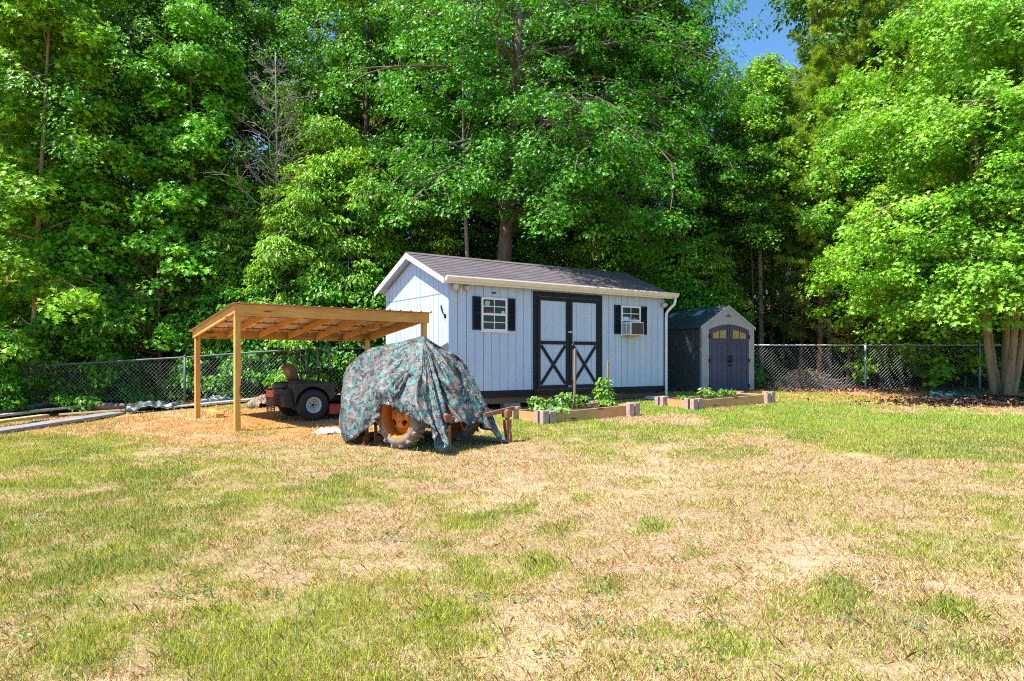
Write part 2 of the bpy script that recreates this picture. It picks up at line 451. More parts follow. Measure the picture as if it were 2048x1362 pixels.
# ------------------------------------------------------------------ the white garden shed
SH = Vector((-1.27, 13.66, .36)); ANG = math.atan2(.561, .828)
shed = empty('garden_shed', SH, ANG, 'long pale blue-white garden shed with black double doors and a grey shingle gable roof', 'shed')
L, D = 6.1, 3.05; ZB, ZE, ZR = .40, 2.62, 3.33
SL = (3.397-2.69)/1.725          # roof slope
mb = MB()
mb.box(.02, L-.02, .02, D-.02, ZB-.05, ZE-.02)                      # core
mb.prism([(.02, ZE-.02), (D-.02, ZE-.02), (D/2, ZE+SL*(D/2)-.10)], 'x', .02, L-.02)
step = L/30
for k in range(30):
    x0 = k*step + .006; x1 = (k+1)*step - .006
    if k == 0: x0 = .0
    if k == 29: x1 = L
    mb.box(x0, x1, -.014, .019, ZB, ZE+.02); mb.box(x0, x1, D-.019, D+.014, ZB, ZE+.02)
def ridge_z(y): return ZE + .02 + SL*min(y, D-y)
step = D/15
for k in range(15):
    y0 = k*step+.006; y1 = (k+1)*step-.006
    for (xa, xb) in ((-.014, .019), (L-.019, L+.014)):
        pl = [(y0, ZB), (y1, ZB), (y1, ridge_z(y1)-.02)]
        if y0 < D/2 < y1: pl.append((D/2, ridge_z(D/2)-.02))
        pl.append((y0, ridge_z(y0)-.02))
        mb.prism(pl, 'x', xa, xb)
mb.build('wall', M_siding, shed)
mb = MB(); mb.box(-.018, -.0145, .3, D-.05, 2.38, 2.40)
mb.build('seam_flashing', plain('seam', (.25, .27, .3), .5), shed)
# skirt, joists, blocks
mb = MB()
for q in ((-.02, 1.43, -.02, .0), (1.433, 2.065, -.02, .0), (4.06, L+.02, -.02, .0), (-.02, .0, .001, D+.02), (L, L+.02, .001, D+.02)):
    mb = MB(); mb.box(*q, .25, ZB-.002); mb.build('skirt_board', M_black, shed)
mb = MB()
mb.box(0, L, .03, .10, .12, .348); mb.box(0, L, D-.1, D-.03, .12, .348); mb.box(0, L, D/2-.05, D/2+.05, .12, .348)
mb.build('floor_joist', M_joist, shed)
mb0 = None
for (x, y) in ((.1, .0), (1.35, .0), (2.6, .02), (4.0, .0), (5.7, .02), (.1, D-.3), (5.7, D-.3)):
    mb = MB(); mb.box(x, x+.39, y-.02, y+.19, -.12, .118); mb.build('foundation_block', M_block, shed, .008)
# roof: stepped shingle courses on a deck
def roof_courses(mb, x0, x1, ye, ze, yr, zr, n, t=.012):
    """courses from the eave (ye,ze) to the ridge (yr,zr)"""
    dy, dz = (yr-ye)/n, (zr-ze)/n
    ln = math.hypot(dy, dz); nyv, nzv = -dz/ln*(1 if dy > 0 else -1), abs(dy)/ln
    for k in range(n):
        a = (ye+dy*k, ze+dz*k); c = (ye+dy*(k+1.25 if k < n-1 else k+1), ze+dz*(k+1.25 if k < n-1 else k+1))
        pl = [a, (a[0]+nyv*t, a[1]+nzv*t), (c[0]+nyv*.003, c[1]+nzv*.003), c]
        mb.prism(pl, 'x', x0, x1)
mb = MB()
ye, ze = -.2, 2.66
zr = ze + SL*(D/2+.2)
roof_courses(mb, -.215, L+.215, ye, ze, D/2, zr, 13)
roof_courses(mb, -.215, L+.215, D+.2, ze, D/2, zr, 13)
for k in range(22):                                                    # ridge caps
    x = -.215 + k*(L+.43)/22
    for s in (-1, 1):
        mb.prism([(D/2, zr+.024), (D/2+s*.15, zr+.024-.15*SL), (D/2+s*.15, zr+.012-.15*SL), (D/2, zr+.012)], 'x', x, x+(L+.43)/22*.985)
rf = mb.build('roof', M_shingle, shed)
mb = MB()                                                             # soffit / deck, white underneath
for s, y in ((1, -.2), (-1, D+.2)):
    mb.prism([(y, ze-.03), (y, ze-.003), (D/2, zr-.003), (D/2, zr-.03)], 'x', -.2, L+.2)
mb.build('soffit', M_siding, shed)
for x0, x1 in ((-.222, -.2), (L+.2, L+.222)):
    mb = MB()
    for y in (-.205, D+.205):
        mb.prism([(y, ze-.115), (y, ze-.006), (D/2, zr-.006), (D/2, zr-.125)], 'x', x0, x1)
    mb.build('rake_board', M_white, shed)
mb = MB()                                                             # K-style gutter
mb.prism([(-.20, 2.60), (-.20, 2.665), (-.295, 2.70), (-.305, 2.675), (-.28, 2.62), (-.265, 2.595)], 'x', -.19, L+.26)
gut = mb.build('gutter', M_cream, shed)
mb = MB(); mb.box(-.19, L+.2, -.198, -.18, 2.56, 2.66); mb.build('fascia_board', M_white, shed)
mb = MB(); mb.sm = True
mb.tube([(L+.17, -.245, 2.60), (L+.17, -.245, 2.50), (L+.155, -.22, 2.42), (L+.08, -.10, 2.28), (L+.05, -.06, 2.2), (L+.05, -.055, 2.1), (L+.05, -.055, .25), (L+.06, -.07, .12), (L+.08, -.15, .05)], .036, 10)
mb.build('downspout', M_white, shed)
# doors
door_x = [(2.17, 3.055), (3.065, 3.95)]
mb = MB(); mb.box(2.07, 2.17, -.034, -.0145, .39, 2.44); mb.box(3.95, 4.05, -.034, -.0145, .39, 2.44); mb.box(2.07, 4.05, -.034, -.0145, 2.44, 2.54)
mb.box(2.07, 4.05, -.045, -.0155, .27, .385)
mb.build('door_frame', M_black, shed)
for i, (a, c) in enumerate(door_x):
    mb = MB()
    nbd = 4; st = (c-a)/nbd
    mb.box(a, c, -.018, -.016, .40, 2.43)
    for k in range(nbd): mb.box(a+k*st+.004, a+(k+1)*st-.004, -.028, -.0185, .41, 2.425)
    d = mb.build('door', M_siding, shed)
    mb = MB(); t = .085
    y0, y1 = -.050, -.0285
    mb.box(a, a+t, y0, y1, .40, 2.43); mb.box(c-t, c, y0, y1, .40, 2.43)
    mb.box(a+t, c-t, y0, y1, 2.43-t, 2.43); mb.box(a+t, c-t, y0, y1, .40, .40+t); mb.box(a+t, c-t, y0, y1, 1.385, 1.46)
    mb.build('door_trim', M_black, d)
    for (p, q, yy) in (((a+t, .40+t), (c-t, 1.385), -.038), ((a+t, 1.385), (c-t, .40+t), -.043)):
        mb = MB(); mb.bar((p[0], yy, p[1]), (q[0], yy, q[1]), .012, .07, up=(-(q[1]-p[1]), 0, q[0]-p[0]), ext=-.035); mb.build('cross_brace', M_black, d)
    for z in (.62, 1.35, 2.2):
        mb = MB(); xx = a-.01 if i == 0 else c+.01
        mb.box(xx-.05, xx+.05, -.056, -.0505, z-.02, z+.02); mb.tube([(xx, -.058, z-.03), (xx, -.058, z+.03)], .007, 8); mb.build('hinge', M_black, d)
    if i == 1:
        mb = MB(); mb.box(a-.05, a+.075, -.058, -.0505, 1.65, 1.69); mb.box(a-.01, a+.02, -.066, -.0585, 1.645, 1.695); mb.build('hasp', M_steel, d)
        mb = MB(); mb.bar((a+.05, -.058, 1.375), (a+.09, -.058, 1.42), .01, .03, up=(0, 0, 1)); mb.tube([(a+.07, -.052, 1.40), (a+.07, -.085, 1.40), (a+.07, -.085, 1.46)], .012, 8); mb.build('handle', M_steel, d)
        mb = MB(); mb.box(a-.05, a+.06, -.058, -.0505, .43, .465); mb.tube([(a-.05, -.06, .447), (a+.07, -.06, .447)], .008, 8); mb.build('slide_bolt', M_steel, d)
# windows
def window(x0, x1, z0, z1, stickers, cut=0.0):
    mb = MB(); t = .045
    y0, y1 = -.045, -.0148
    mb.box(x0, x0+t, y0, y1, z0, z1); mb.box(x1-t, x1, y0, y1, z0, z1); mb.box(x0+t, x1-t, y0, y1, z1-t, z1); mb.box(x0+t, x1-t, y0, y1, z0, z0+t)
    wn = mb.build('window', M_white, shed, .004)
    mb = MB(); mb.box(x0+t, x1-t, -.022, -.0150, z0+t, z1-t); mb.build('pane', M_glass, wn)
    zm = (z0+z1)/2
    mb = MB(); mb.box(x0+t, x1-t, -.040, -.0222, zm-.022, zm+.022); mb.build('sash_rail', M_white, wn)
    mb = MB(); xm = (x0+x1)/2
    for (za, zb) in ((z0+t, zm-.022), (zm+.022, z1-t)):
        zz = (za+zb)/2
        mb.box(xm-.009, xm+.009, -.032, -.0222, za, zb); mb.box(x0+t, xm-.0092, -.032, -.0222, zz-.009, zz+.009); mb.box(xm+.0092, x1-t, -.032, -.0222, zz-.009, zz+.009)
    mb.build('muntin', M_white, wn)
    mb = MB(); mb.box(x0-.015, x1+.015, -.052, -.0145, z0-.026, z0-.001); mb.build('sill', M_white, wn)
    for (sx, sz, w_, h_, col, rnd) in stickers:
        mb = MB(); cx, cz = x0+t+sx*(x1-x0-2*t), z0+t+sz*(z1-z0-2*t)
        if rnd: mb.prism([(cx+w_*math.cos(2*PI*k/18), cz+h_*math.sin(2*PI*k/18)) for k in range(18)], 'y', -.0235, -.0222)
        else: mb.box(cx-w_, cx+w_, -.0235, -.0222, cz-h_, cz+h_)
        mb.build('sticker', plain('sticker_print', col, .5, .12, 20), wn)
    # roller blind glimpsed in the top sash
    return wn
window(.75, 1.39, 1.64, 2.34, [(.20, .87, .055, .05, (.42, .48, .38), False), (.27, .545, .075, .022, (.55, .035, .03), False), (.90, .56, .042, .05, (.62, .62, .60), True)])
window(4.65, 5.29, 1.64, 2.34, [(.24, .585, .11, .035, (.70, .70, .70), True), (.76, .56, .08, .03, (.42, .13, .12), False)])
M_blind = plain('tan_blind', (.20, .13, .07), .8, .3, 9)
def shutter(x0, x1):
    mb = MB(); z0, z1 = 1.66, 2.345; t = .03; y0, y1 = -.040, -.0146
    mb.box(x0, x0+t, y0, y1, z0, z1); mb.box(x1-t, x1, y0, y1, z0, z1)
    for z in (z0, (z0+z1)/2-t/2, z1-t): mb.box(x0+t, x1-t, y0, y1, z, z+t)
    n = 22
    for k in range(n):
        z = z0+.035+k*(z1-z0-.075)/n
        mb.prism([(-.036, z), (-.031, z), (-.020, z+.026), (-.025, z+.026)], 'x', x0+t, x1-t)
    mb.box(x0+t, x1-t, -.019, -.0147, z0+t, z1-t)
    mb.build('shutter', M_black, shed)
for s in ((.545, .735), (1.405, 1.595), (4.44, 4.63), (5.31, 5.50)): shutter(*s)
mb = MB(); mb.box(1.02, 1.12, -.022, -.0145, 2.425, 2.455)
for k in range(3): mb.box(1.025, 1.115, -.026, -.0222, 2.429+k*.009, 2.433+k*.009)
mb.build('wall_vent', M_black, shed)
# floodlights under the gutter
M_lamp = plain('aged_lamp_plastic', (.62, .56, .47), .45, .15, 8)
M_lens, _nt, _b = new_mat('lamp_lens'); _b.inputs['Base Color'].default_value = (.55, .52, .46, 1); _b.inputs['Roughness'].default_value = .12
def lamp_head(parent, p, d, r=.055, ln=.11):
    q = Vector(d).to_track_quat('Z', 'Y').to_matrix().to_4x4(); q.translation = Vector(p)
    mb = MB(); mb.sm = True
    mb.lathe([(0, 0), (r*.45, 0), (r*.5, ln*.35), (r*.95, ln*.75), (r, ln), (r*.88, ln)], 16, q)
    h = mb.build('lamp_head', M_lamp, parent)
    mb = MB(); mb.lathe([(r*.87, ln*.97), (r*.5, ln*1.02), (0, ln*1.04)], 16, q); mb.build('lens', M_lens, h)
fl = MB(); fl.box(.16, .29, -.06, -.0146, 2.47, 2.56); fl.sm = True
fl.tube([(.22, -.06, 2.50), (.22, -.10, 2.47), (.22, -.10, 2.41)], .035, 10)
f1 = fl.build('floodlight', M_lamp, shed); f1['label'] = 'twin headed floodlight with motion sensor'
lamp_head(f1, (.16, -.06, 2.52), (-.75, -.9, -.30), .068, .12); lamp_head(f1, (.31, -.06, 2.53), (.95, -.6, -.45), .062, .12)
fl = MB(); fl.box(L-.08, L-.0, -.055, -.0146, 2.44, 2.53); f2 = fl.build('floodlight', M_lamp, shed); f2['label'] = 'single small floodlight at the downspout corner'
lamp_head(f2, (L-.04, -.05, 2.47), (-.12, -.6, -.75), .075, .11)
mb = MB(); mb.tube([(-.016, .28, 2.16), (-.06, .20, 2.08), (-.05, .14, 1.98), (-.02, .08, 1.93)], .014, 6); mb.box(-.05, -.0145, .07, .10, 1.88, 1.96); mb.build('hook', M_black, shed)
mb = MB(); mb.prism([(4.98, .62), (4.995, .70), (4.985, .62)], 'y', -.0165, -.0148)

# window air conditioner in the right hand window
ac = empty('air_conditioner', shed.matrix_basis @ Vector((4.66, -.05, 1.625)), ANG, 'white window air conditioner with dark grille hanging out of the shed window', 'air conditioner')
mb = MB(); mb.box(0, .43, -.30, .0, 0, .31); mb.build('case', M_white, ac, .008)
mb = MB(); mb.box(.02, .41, -.304, -.3005, .02, .29); gb = mb.build('grille', plain('condenser', (.03, .028, .026), .6, .5, 40, c2=(.10, .09, .08)), ac)
mb = MB()
for k in range(9): mb.box(.022, .408, -.308, -.3045, .035+k*.03, .040+k*.03)
for k in range(3): mb.box(.11+k*.1, .114+k*.1, -.311, -.3085, .02, .29)
mb.build('grille_bar', plain('bar', (.10, .10, .10), .5), gb)
mb = MB()
for q in range(2):
    for k in range(11): mb.box(-.004, -.0005, -.27+q*.14, -.16+q*.13, .04+k*.022, .050+k*.022)
mb.build('side_louvre', plain('louvre', (.16, .16, .17), .6), ac)
mb = MB(); mb.box(.44, .60, .003, .012, .02, .30); mb.build('filler_panel', M_white, ac)
mb = MB(); mb.box(.02, .40, -.24, .0, -.03, -.002); mb.build('support_sill', M_pt['x'], ac)
sb = MB(); sb.prism([(-.12, 0), (.12, 0), (.15, .55), (-.15, .55)], 'z', .02, .05); sb.box(-.12, -.09, 0, .5, .051, .085); sb.box(.09, .12, 0, .5, .051, .085)
o = sb.build('splash_block', plain('pale_concrete', (.50, .52, .54), .85, .2, 9), None, .006)
p = shed.matrix_basis @ Vector((L-.35, -.45, 0)); o.location = (p.x, p.y, gz(p.x, p.y)+.0); o.rotation_euler = (0, 0, ANG + R(75)); tag(o, 'pale concrete splash block in the grass under the shed downspout', 'splash block')
shed_mw = Matrix.Translation(SH) @ Matrix.Rotation(ANG, 4, 'Z')

# ------------------------------------------------------------------ resin shed
RA = math.atan2(.438, .899)
RZ = gz(5.6, 18.9)
rs = empty('resin_shed', (5.12, 18.5, RZ), RA, 'small resin shed with grey front, arched purple double doors and dark teal sides', 'shed')
W2, D2, E2, P2 = 1.91, 2.6, 1.74, 2.33
def ribbed(name, col, axis_rep, lo):
    m, nt, b = new_mat(name)
    v = coords(nt, (1, 1, 1))
    wv = nd(nt, 'ShaderNodeTexNoise'); wv.inputs['Scale'].default_value = 5
    nt.links.new(v, wv.inputs['Vector'])
    c = ramp(nt, wv.outputs['Fac'], [(.3, lo), (.7, col)])
    nt.links.new(c, b.inputs['Base Color']); b.inputs['Roughness'].default_value = .5
    bump(nt, b, noise(nt, coords(nt, (60, 60, 3)), 1.0, 3), .25, .003)
    return m
M_rgrey = ribbed('grey_resin', (.43, .42, .435), 'x', (.36, .355, .375))
M_rdoor = ribbed('purple_resin', (.068, .070, .14), 'x', (.050, .052, .11))
M_rside = ribbed('teal_resin', (.115, .135, .14), 'y', (.09, .11, .115))
M_rroof = shingles('teal_shingle_resin', (.035, .062, .070), (.050, .085, .092), .22, .16, 1.2)
mb = MB()                                                            # grey front facade with the arched opening
DX0, DX1, DZS, DZM = .265, 1.705, 1.70, 1.85
def arch(x): 
    t = (x-DX0)/(DX1-DX0)*2-1; return DZS + (DZM-DZS)*(1-t*t)
mb.prism([(0, 0), (DX0-.004, 0), (DX0-.004, E2+.30), (DX0-.004, E2+(P2-E2)*DX0/(W2/2)), (0, E2)], 'y', -.03, .05)
mb.prism([(W2, 0), (W2, E2), (DX1+.004, E2+(P2-E2)*(W2-DX1)/(W2/2)), (DX1+.004, 0)], 'y', -.03, .05)
nseg = 16
for k in range(nseg):
    xa = DX0-.004 + (DX1-DX0+.008)*k/nseg; xb = DX0-.004 + (DX1-DX0+.008)*(k+1)/nseg
    rz = lambda x: E2 + (P2-E2)*min(x, W2-x)/(W2/2)
    mb.prism([(xa, arch(min(max(xa, DX0), DX1))+.006), (xb, arch(min(max(xb, DX0), DX1))+.006), (xb, rz(xb)), (xa, rz(xa))], 'y', -.03, .05)
fac = mb.build('front_wall', M_rgrey, rs)
mb = MB(); mb.prism([(W2/2-.16, 2.05), (W2/2+.16, 2.05), (W2/2, 2.17)], 'y', -.034, -.0305); vt = mb.build('vent', plain('vent_grey', (.30, .27, .25), .6), fac)
mb = MB(); mb.prism([(W2/2-.10, 2.07), (W2/2+.10, 2.07), (W2/2, 2.145)], 'y', -.038, -.0345); mb.build('louvre', plain('vent_dark', (.14, .12, .11), .7, .4, 40), vt)
mb = MB()                                                            # sides and back, vertical ribs
mb.box(.02, .05, .05, D2, 0, E2); mb.box(W2-.05, W2-.02, .05, D2, 0, E2); mb.box(.05, W2-.05, D2-.04, D2, 0, E2)
mb.prism([(.05, E2), (W2-.05, E2), (W2/2, P2-.05)], 'y', D2-.04, D2)
for k in range(26):
    y = .08 + k*(D2-.16)/26
    for xa, xb in ((.006, .0195), (W2-.0195, W2-.006)): mb.box(xa, xb, y, y+.055, .05, E2-.02)
mb.box(.0, .0195, .052, .078, 0, E2); 
mb.build('side_wall', M_rside, rs)
mb = MB(); t_ = .035
for s in (0, 1):
    xs = [-.045, W2/2] if s == 0 else [W2+.045, W2/2]
    n = 8
    for k in range(n):
        xa = xs[0]+(xs[1]-xs[0])*k/n; xb = xs[0]+(xs[1]-xs[0])*(k+1)/n
        za = E2+.0+(P2-E2)*(k/n); zb = E2+(P2-E2)*((k+1)/n)
        mb.prism([(xa, za), (xa, za+t_+.012), (xb, zb+t_), (xb, zb)], 'y', .052, D2+.05)
mb.prism([(W2/2-.09, P2-.02), (W2/2, P2+.055), (W2/2+.09, P2-.02)], 'y', .054, D2+.052)
rr = mb.build('roof', M_rroof, rs)
mb = MB()
for s in (0, 1):
    a = (-.045, E2-.0) if s == 0 else (W2+.045, E2)
    c = (W2/2, P2+.012)
    mb.prism([(a[0], a[1]-.03), (a[0], a[1]+.045), (c[0], c[1]+.05), (c[0], c[1]-.03)], 'y', -.05, -.0305)
mb.build('gable_trim', M_rgrey, fac)
M_sky_pane = plain('skylight_plastic', (.45, .55, .62), .1, .1, 6)
for y in (.75, 1.95):
    mb = MB(); k0, k1 = .62, .86
    xa, xb = -.045+(W2/2+.045)*k0, -.045+(W2/2+.045)*k1; za, zb = E2+(P2-E2)*k0+.055, E2+(P2-E2)*k1+.055
    mb.prism([(xa, za-.015), (xa, za), (xb, zb), (xb, zb-.015)], 'y', y, y+.26); mb.build('skylight', M_sky_pane, rr)
M_ywin = plain('yellow_window', (.42, .30, .10), .35, .3, 9)
dm = (DX0+DX1)/2
for i, (a, c) in enumerate(((DX0+.004, dm-.006), (dm+.006, DX1-.004))):
    mb = MB(); n = 10
    for k in range(n):
        xa = a+(c-a)*k/n; xb = a+(c-a)*(k+1)/n
        mb.prism([(xa, .03), (xb, .03), (xb, arch(xb)), (xa, arch(xa))], 'y', -.028, .02)
    d = mb.build('door', M_rdoor, rs)
    mb = MB(); inner = 1 if i == 0 else -1
    # raised border + planks
    mb.box(a+.0, a+.07, -.040, -.0285, .05, arch(a+.05)-.02); mb.box(c-.07, c, -.040, -.0285, .05, arch(c-.05)-.02)
    mb.box(a+.07, c-.07, -.040, -.0285, 1.34, 1.44); mb.box(a+.07, c-.07, -.040, -.0285, .05, .14)
    for k in range(3): mb.box(a+.09+k*(c-a-.17)/3, a+.09+(k+1)*(c-a-.17)/3-.015, -.036, -.0285, .16, 1.32)
    mb.build('door_panel', M_rdoor, d)
    for k in range(2):
        x0 = a+.12+k*.255; x1 = x0+.22
        mb = MB(); mb.prism([(x0, 1.47), (x1, 1.47), (x1, arch(x1)-.14), (x0, arch(x0)-.14)], 'y', -.037, -.0285); mb.build('door_window', M_ywin, d)
    xx = dm-.045 if i == 0 else dm+.045
    mb = MB(); mb.sm = True; mb.tube([(xx, -.03, .98), (xx, -.085, .96), (xx, -.09, .86), (xx, -.03, .80)], .018, 8); mb.build('handle', M_black, d)
    for z in (.14, .86, 1.52):
        xh = a if i == 0 else c
        mb = MB(); mb.box(xh-.03, xh+.03, -.05, -.0405, z-.05, z+.05); mb.build('hinge', M_black, d)
    if i == 1:
        mb = MB(); mb.box(dm-.03, dm+.06, -.06, -.041, .70, .76); mb.build('padlock', M_black, d)

# ------------------------------------------------------------------ lean-to carport
CA = math.atan2(.629, .777); CP = Vector((-.4044*11.22, 11.22, 0))
cp = empty('carport', (CP.x, CP.y, .2), CA, 'open lean-to carport of new orange lumber with corrugated metal roof', 'carport')
CW, CD = 3.70, 2.60; zf = 2.335-.2; zrr = zf-.355          # roof deck height front / rear (local), falls to the back
def zc(y): return zf + (zrr-zf)*y/CD
mb = MB(); mb.box(-.02, CW+.02, 0, .038, zf-.20, zf-.012); mb.build('front_beam', M_pt['x'], cp, .003)
mb = MB(); mb.box(-.02, CW+.02, CD-.038, CD, zrr-.16, zrr-.012); mb.build('rear_beam', M_pt['x'], cp, .003)
for x in (-.02, CW-.018):
    mb = MB(); mb.prism([(.0385, zc(.0385)-.155), (CD-.0385, zc(CD-.0385)-.155), (CD-.0385, zc(CD-.0385)-.012), (.0385, zc(.0385)-.012)], 'x', x, x+.038); mb.build('side_beam', M_pt['y'], cp, .003)
for k in range(1, 6):
    x = k*CW/6
    mb = MB(); mb.prism([(.0385, zc(.0385)-.15), (CD-.0385, zc(CD-.0385)-.14), (CD-.0385, zc(CD-.0385)-.03), (.0385, zc(.0385)-.03)], 'x', x-.019, x+.019); rf_ = mb.build('rafter', M_pt['y'], cp, .003)
    mb = MB()
    for sx in (-.024, .0195): mb.box(x+sx, x+sx+.0045, CD-.09, CD-.0387, zrr-.155, zrr-.04)
    mb.build('joist_hanger', M_steel, rf_)
for k in range(4):
    y = .35+k*.62
    mb = MB(); z = zc(y); mb.box(.02, CW-.02, y-.035, y+.035, z-.0285, z-.0125); mb.build('purlin', M_pt['x'], cp)
for (x, y) in ((.0, .04), (CW-.09, .04), (.0, CD-.135), (CW-.09, CD-.135)):
    wx = CP.x+math.cos(CA)*x-math.sin(CA)*y; wy = CP.y+math.sin(CA)*x+math.cos(CA)*y
    top = (zf-.2 if y < 1 else zrr-.16)
    mb = MB(); mb.box(x, x+.09, y, y+.09, gz(wx, wy)-.2-.3, zc(y+.045)-.16 if y < 1 else zrr-.045-.0)
    mb.build('post', M_pt['z'], cp, .004)
mb = MB()                                                            # ribbed sheet metal
prof = []; x = -.08
while x < CW+.08:
    for dx, dz in ((0, 0), (.10, 0), (.115, .022), (.135, .022), (.15, 0)):
        prof.append((min(x+dx, CW+.09), dz))
    x += .229
y0, y1 = -.10, CD+.12
vs = []
for (px_, dz) in prof: vs += [(px_, y0, zc(y0)+dz-.009), (px_, y1, zc(y1)+dz-.009), (px_, y1, zc(y1)+dz-.0075), (px_, y0, zc(y0)+dz-.0075)]
fs = []
for k in range(len(prof)-1):
    a = 4*k; c = 4*(k+1)
    fs += [(a, c, c+1, a+1), (a+3, a+2, c+2, c+3), (a, a+3, c+3, c), (a+1, c+1, c+2, a+2)]
mb.add(vs, fs)
mb.build('metal_roof', plain('galvalume', (.50, .40, .33), .45, .2, 5, metal=.35, c2=(.62, .55, .50)), cp)

# ------------------------------------------------------------------ zero turn mower
MH = math.atan2(.6, .8)
mp = Vector((-4.01, 13.05, 0)); MZ = gz(-3.9, 12.9)
mow = empty('riding_mower', (mp.x, mp.y, MZ), MH, 'dusty black zero turn riding mower with red deck parked under the carport', 'mower')
def wheel(parent, c, r, wd, rim_r, name='wheel', rim_mat=None, tread=26, dish=.5, tyre_mat=None, out=-1, plate=True):
    """axle along local Y; c centre"""
    M = Matrix.Translation(c) @ Matrix.Rotation(R(-90*out), 4, 'X')
    root = MB(); root.sm = True
    prof = [(rim_r, -wd*.40), (rim_r+.02, -wd*.48), (r*.86, -wd*.52), (r*.96, -wd*.44), (r, -wd*.25), (r, wd*.25), (r*.96, wd*.44), (r*.86, wd*.52), (rim_r+.02, wd*.48), (rim_r, wd*.40)]
    root.lathe(prof, 36, M, closed=True)
    t = root.build(name, tyre_mat or M_rub, parent)
    if tread:
        mb = MB()
        for k in range(tread):
            for s in (-1, 1):
                a0 = 2*PI*(k + (.5 if s > 0 else 0))/tread
                B = M @ Matrix.Rotation(a0, 4, 'Z')
                mb.add([B @ Vector(p) for p in ((r*.985, -.012*1.2, 0), (r*.985, .012*1.2, 0), (r*.95, .05, s*wd*.46), (r*.95, .02, s*wd*.46), (r*1.03, -.012, 0), (r*1.03, .012, 0), (r*.99, .045, s*wd*.46), (r*.99, .022, s*wd*.46))],
                       [(0,1,2,3),(4,7,6,5),(0,4,5,1),(1,5,6,2),(2,6,7,3),(3,7,4,0)])
        mb.build('tread', tyre_mat or M_rub, t)
    rm = MB(); rm.sm = True
    e = wd*.41
    if plate:
        rm.lathe([(rim_r+.012, e+.012), (rim_r-.008, e+.012), (rim_r-.02, e-.01), (rim_r-.03, e-wd*dish*.8), (rim_r*.62, e-wd*dish), (rim_r*.5, e-wd*dish+.02), (0, e-wd*dish+.02)], 36, M)
        rm.lathe([(rim_r+.012, -e-.012), (rim_r-.008, -e-.012), (rim_r-.03, -e+wd*.3), (0, -e+wd*.3)], 36, M)
    else:                                                               # an open barrel with a lip and a step
        rm.lathe([(rim_r+.014, e+.014), (rim_r-.004, e+.016), (rim_r-.012, e-.005), (rim_r-.030, e-.03), (rim_r-.034, -e+.03), (rim_r-.012, -e+.005), (rim_r+.014, -e-.014)], 40, M)
    rm.build('rim', rim_mat, t)
    return t, M
M_rim = plain('pale_rim', (.55, .52, .46), .4, .15, 12)
for y in (-.5, .5):
    t, M = wheel(mow, Vector((0, y, .285)), .285, .24, .135, rim_mat=M_rim, tread=30, dish=.35, out=(1 if y > 0 else -1))
    if y < 0:
        hb = MB(); hb.sm = True; e = .24*.41-.24*.35+.02
        for k in range(5):
            B = M @ Matrix.Rotation(2*PI*k/5, 4, 'Z'); hb.tube([B @ Vector((.055, 0, e)), B @ Vector((.055, 0, e+.018))], .010, 6)
        hb.tube([M @ Vector((0, 0, e)), M @ Vector((0, 0, e+.03))], .022, 10); hb.build('hub', M_black, t)
for y in (-.42, .42):                                                   # side fuel tanks arched over the wheels
    mb = MB(); pl = [(-.36, .48)]
    for k in range(9):
        a = PI - PI*k/8*.92 - .05
        pl.append((.0+.33*math.cos(a), .285+.33*math.sin(a)*1.02))
    pl += [(.42, .42), (.42, .68), (.38, .70), (-.34, .69), (-.37, .66), (-.37, .50)]
    mb.prism(pl, 'y', y-.16, y+.16); mb.build('fuel_tank', M_blkplastic, mow, .015)
mb = MB(); mb.prism([(-.52, .26), (-.34, .22), (-.33, .56), (-.40, .60), (-.50, .55), (-.55, .45)], 'y', -.50, -.30); mb.prism([(-.52, .26), (-.34, .22), (-.33, .56), (-.40, .60), (-.50, .55), (-.55, .45)], 'y', .30, .50)
mb.box(-.54, -.50, -.30, .30, .28, .40); mb.build('rear_guard', M_blkplastic, mow, .02)
mb = MB(); mb.box(-.49, -.3, -.28, .28, .30, .58); mb.sm = True; mb.lathe([(0, .68), (.14, .68), (.17, .65), (.17, .60)], 20, Matrix.Translation((-.40, 0, 0))); mb.build('engine', plain('engine_grime', (.06, .045, .035), .6, .5, 12, c2=(.20, .12, .07)), mow, .01)
mb = MB()
for k in range(7): mb.box(-.64, -.625, -.30, .12, .16+k*.038, .178+k*.038)
for y in (-.30, -.1, .1): mb.box(-.624, -.61, y, y+.02, .14, .50)
mb.box(-.61, -.54, -.30, -.28, .40, .44); mb.box(-.61, -.54, .1, .12, .40, .44)
mg = mb.build('muffler_guard', plain('rusty_guard', (.10, .055, .04), .6, .4, 12), mow)
mb = MB(); mb.box(-.648, -.6405, -.29, .10, .43, .56); mb.build('warning_decal', plain('orange_decal', (.70, .10, .02), .5, .2, 30, c2=(.75, .16, .06)), mg)
mb = MB(); mb.box(-.45, 1.25, -.30, -.24, .33, .40); mb.box(-.45, 1.25, .24, .30, .33, .40); mb.box(.35, 1.2, -.26, .26, .36, .385); mb.box(-.05, .36, -.26, .26, .40, .70); mb.build('frame', M_black, mow, .006)
mb = MB(); mb.prism([(-.22, .66), (.28, .64), (.30, .72), (-.1, .76), (-.20, .74)], 'y', -.24, .24); st_ = mb.build('seat', plain('brown_seat', (.055, .028, .015), .4, .4, 6), mow, .03)
mb = MB(); mb.prism([(-.22, .72), (-.10, .72), (-.18, .96), (-.24, 1.04), (-.32, 1.03), (-.34, .96)], 'y', -.20, .20); mb.build('backrest', plain('seat_back', (.10, .045, .02), .4, .4, 6), mow, .035)
for y in (-.27, .27):
    mb = MB(); mb.box(-.12, .26, y-.03, y+.03, .85, .89); mb.box(-.14, -.10, y-.015, y+.015, .72, .85); mb.build('armrest', M_blkplastic, mow, .012)
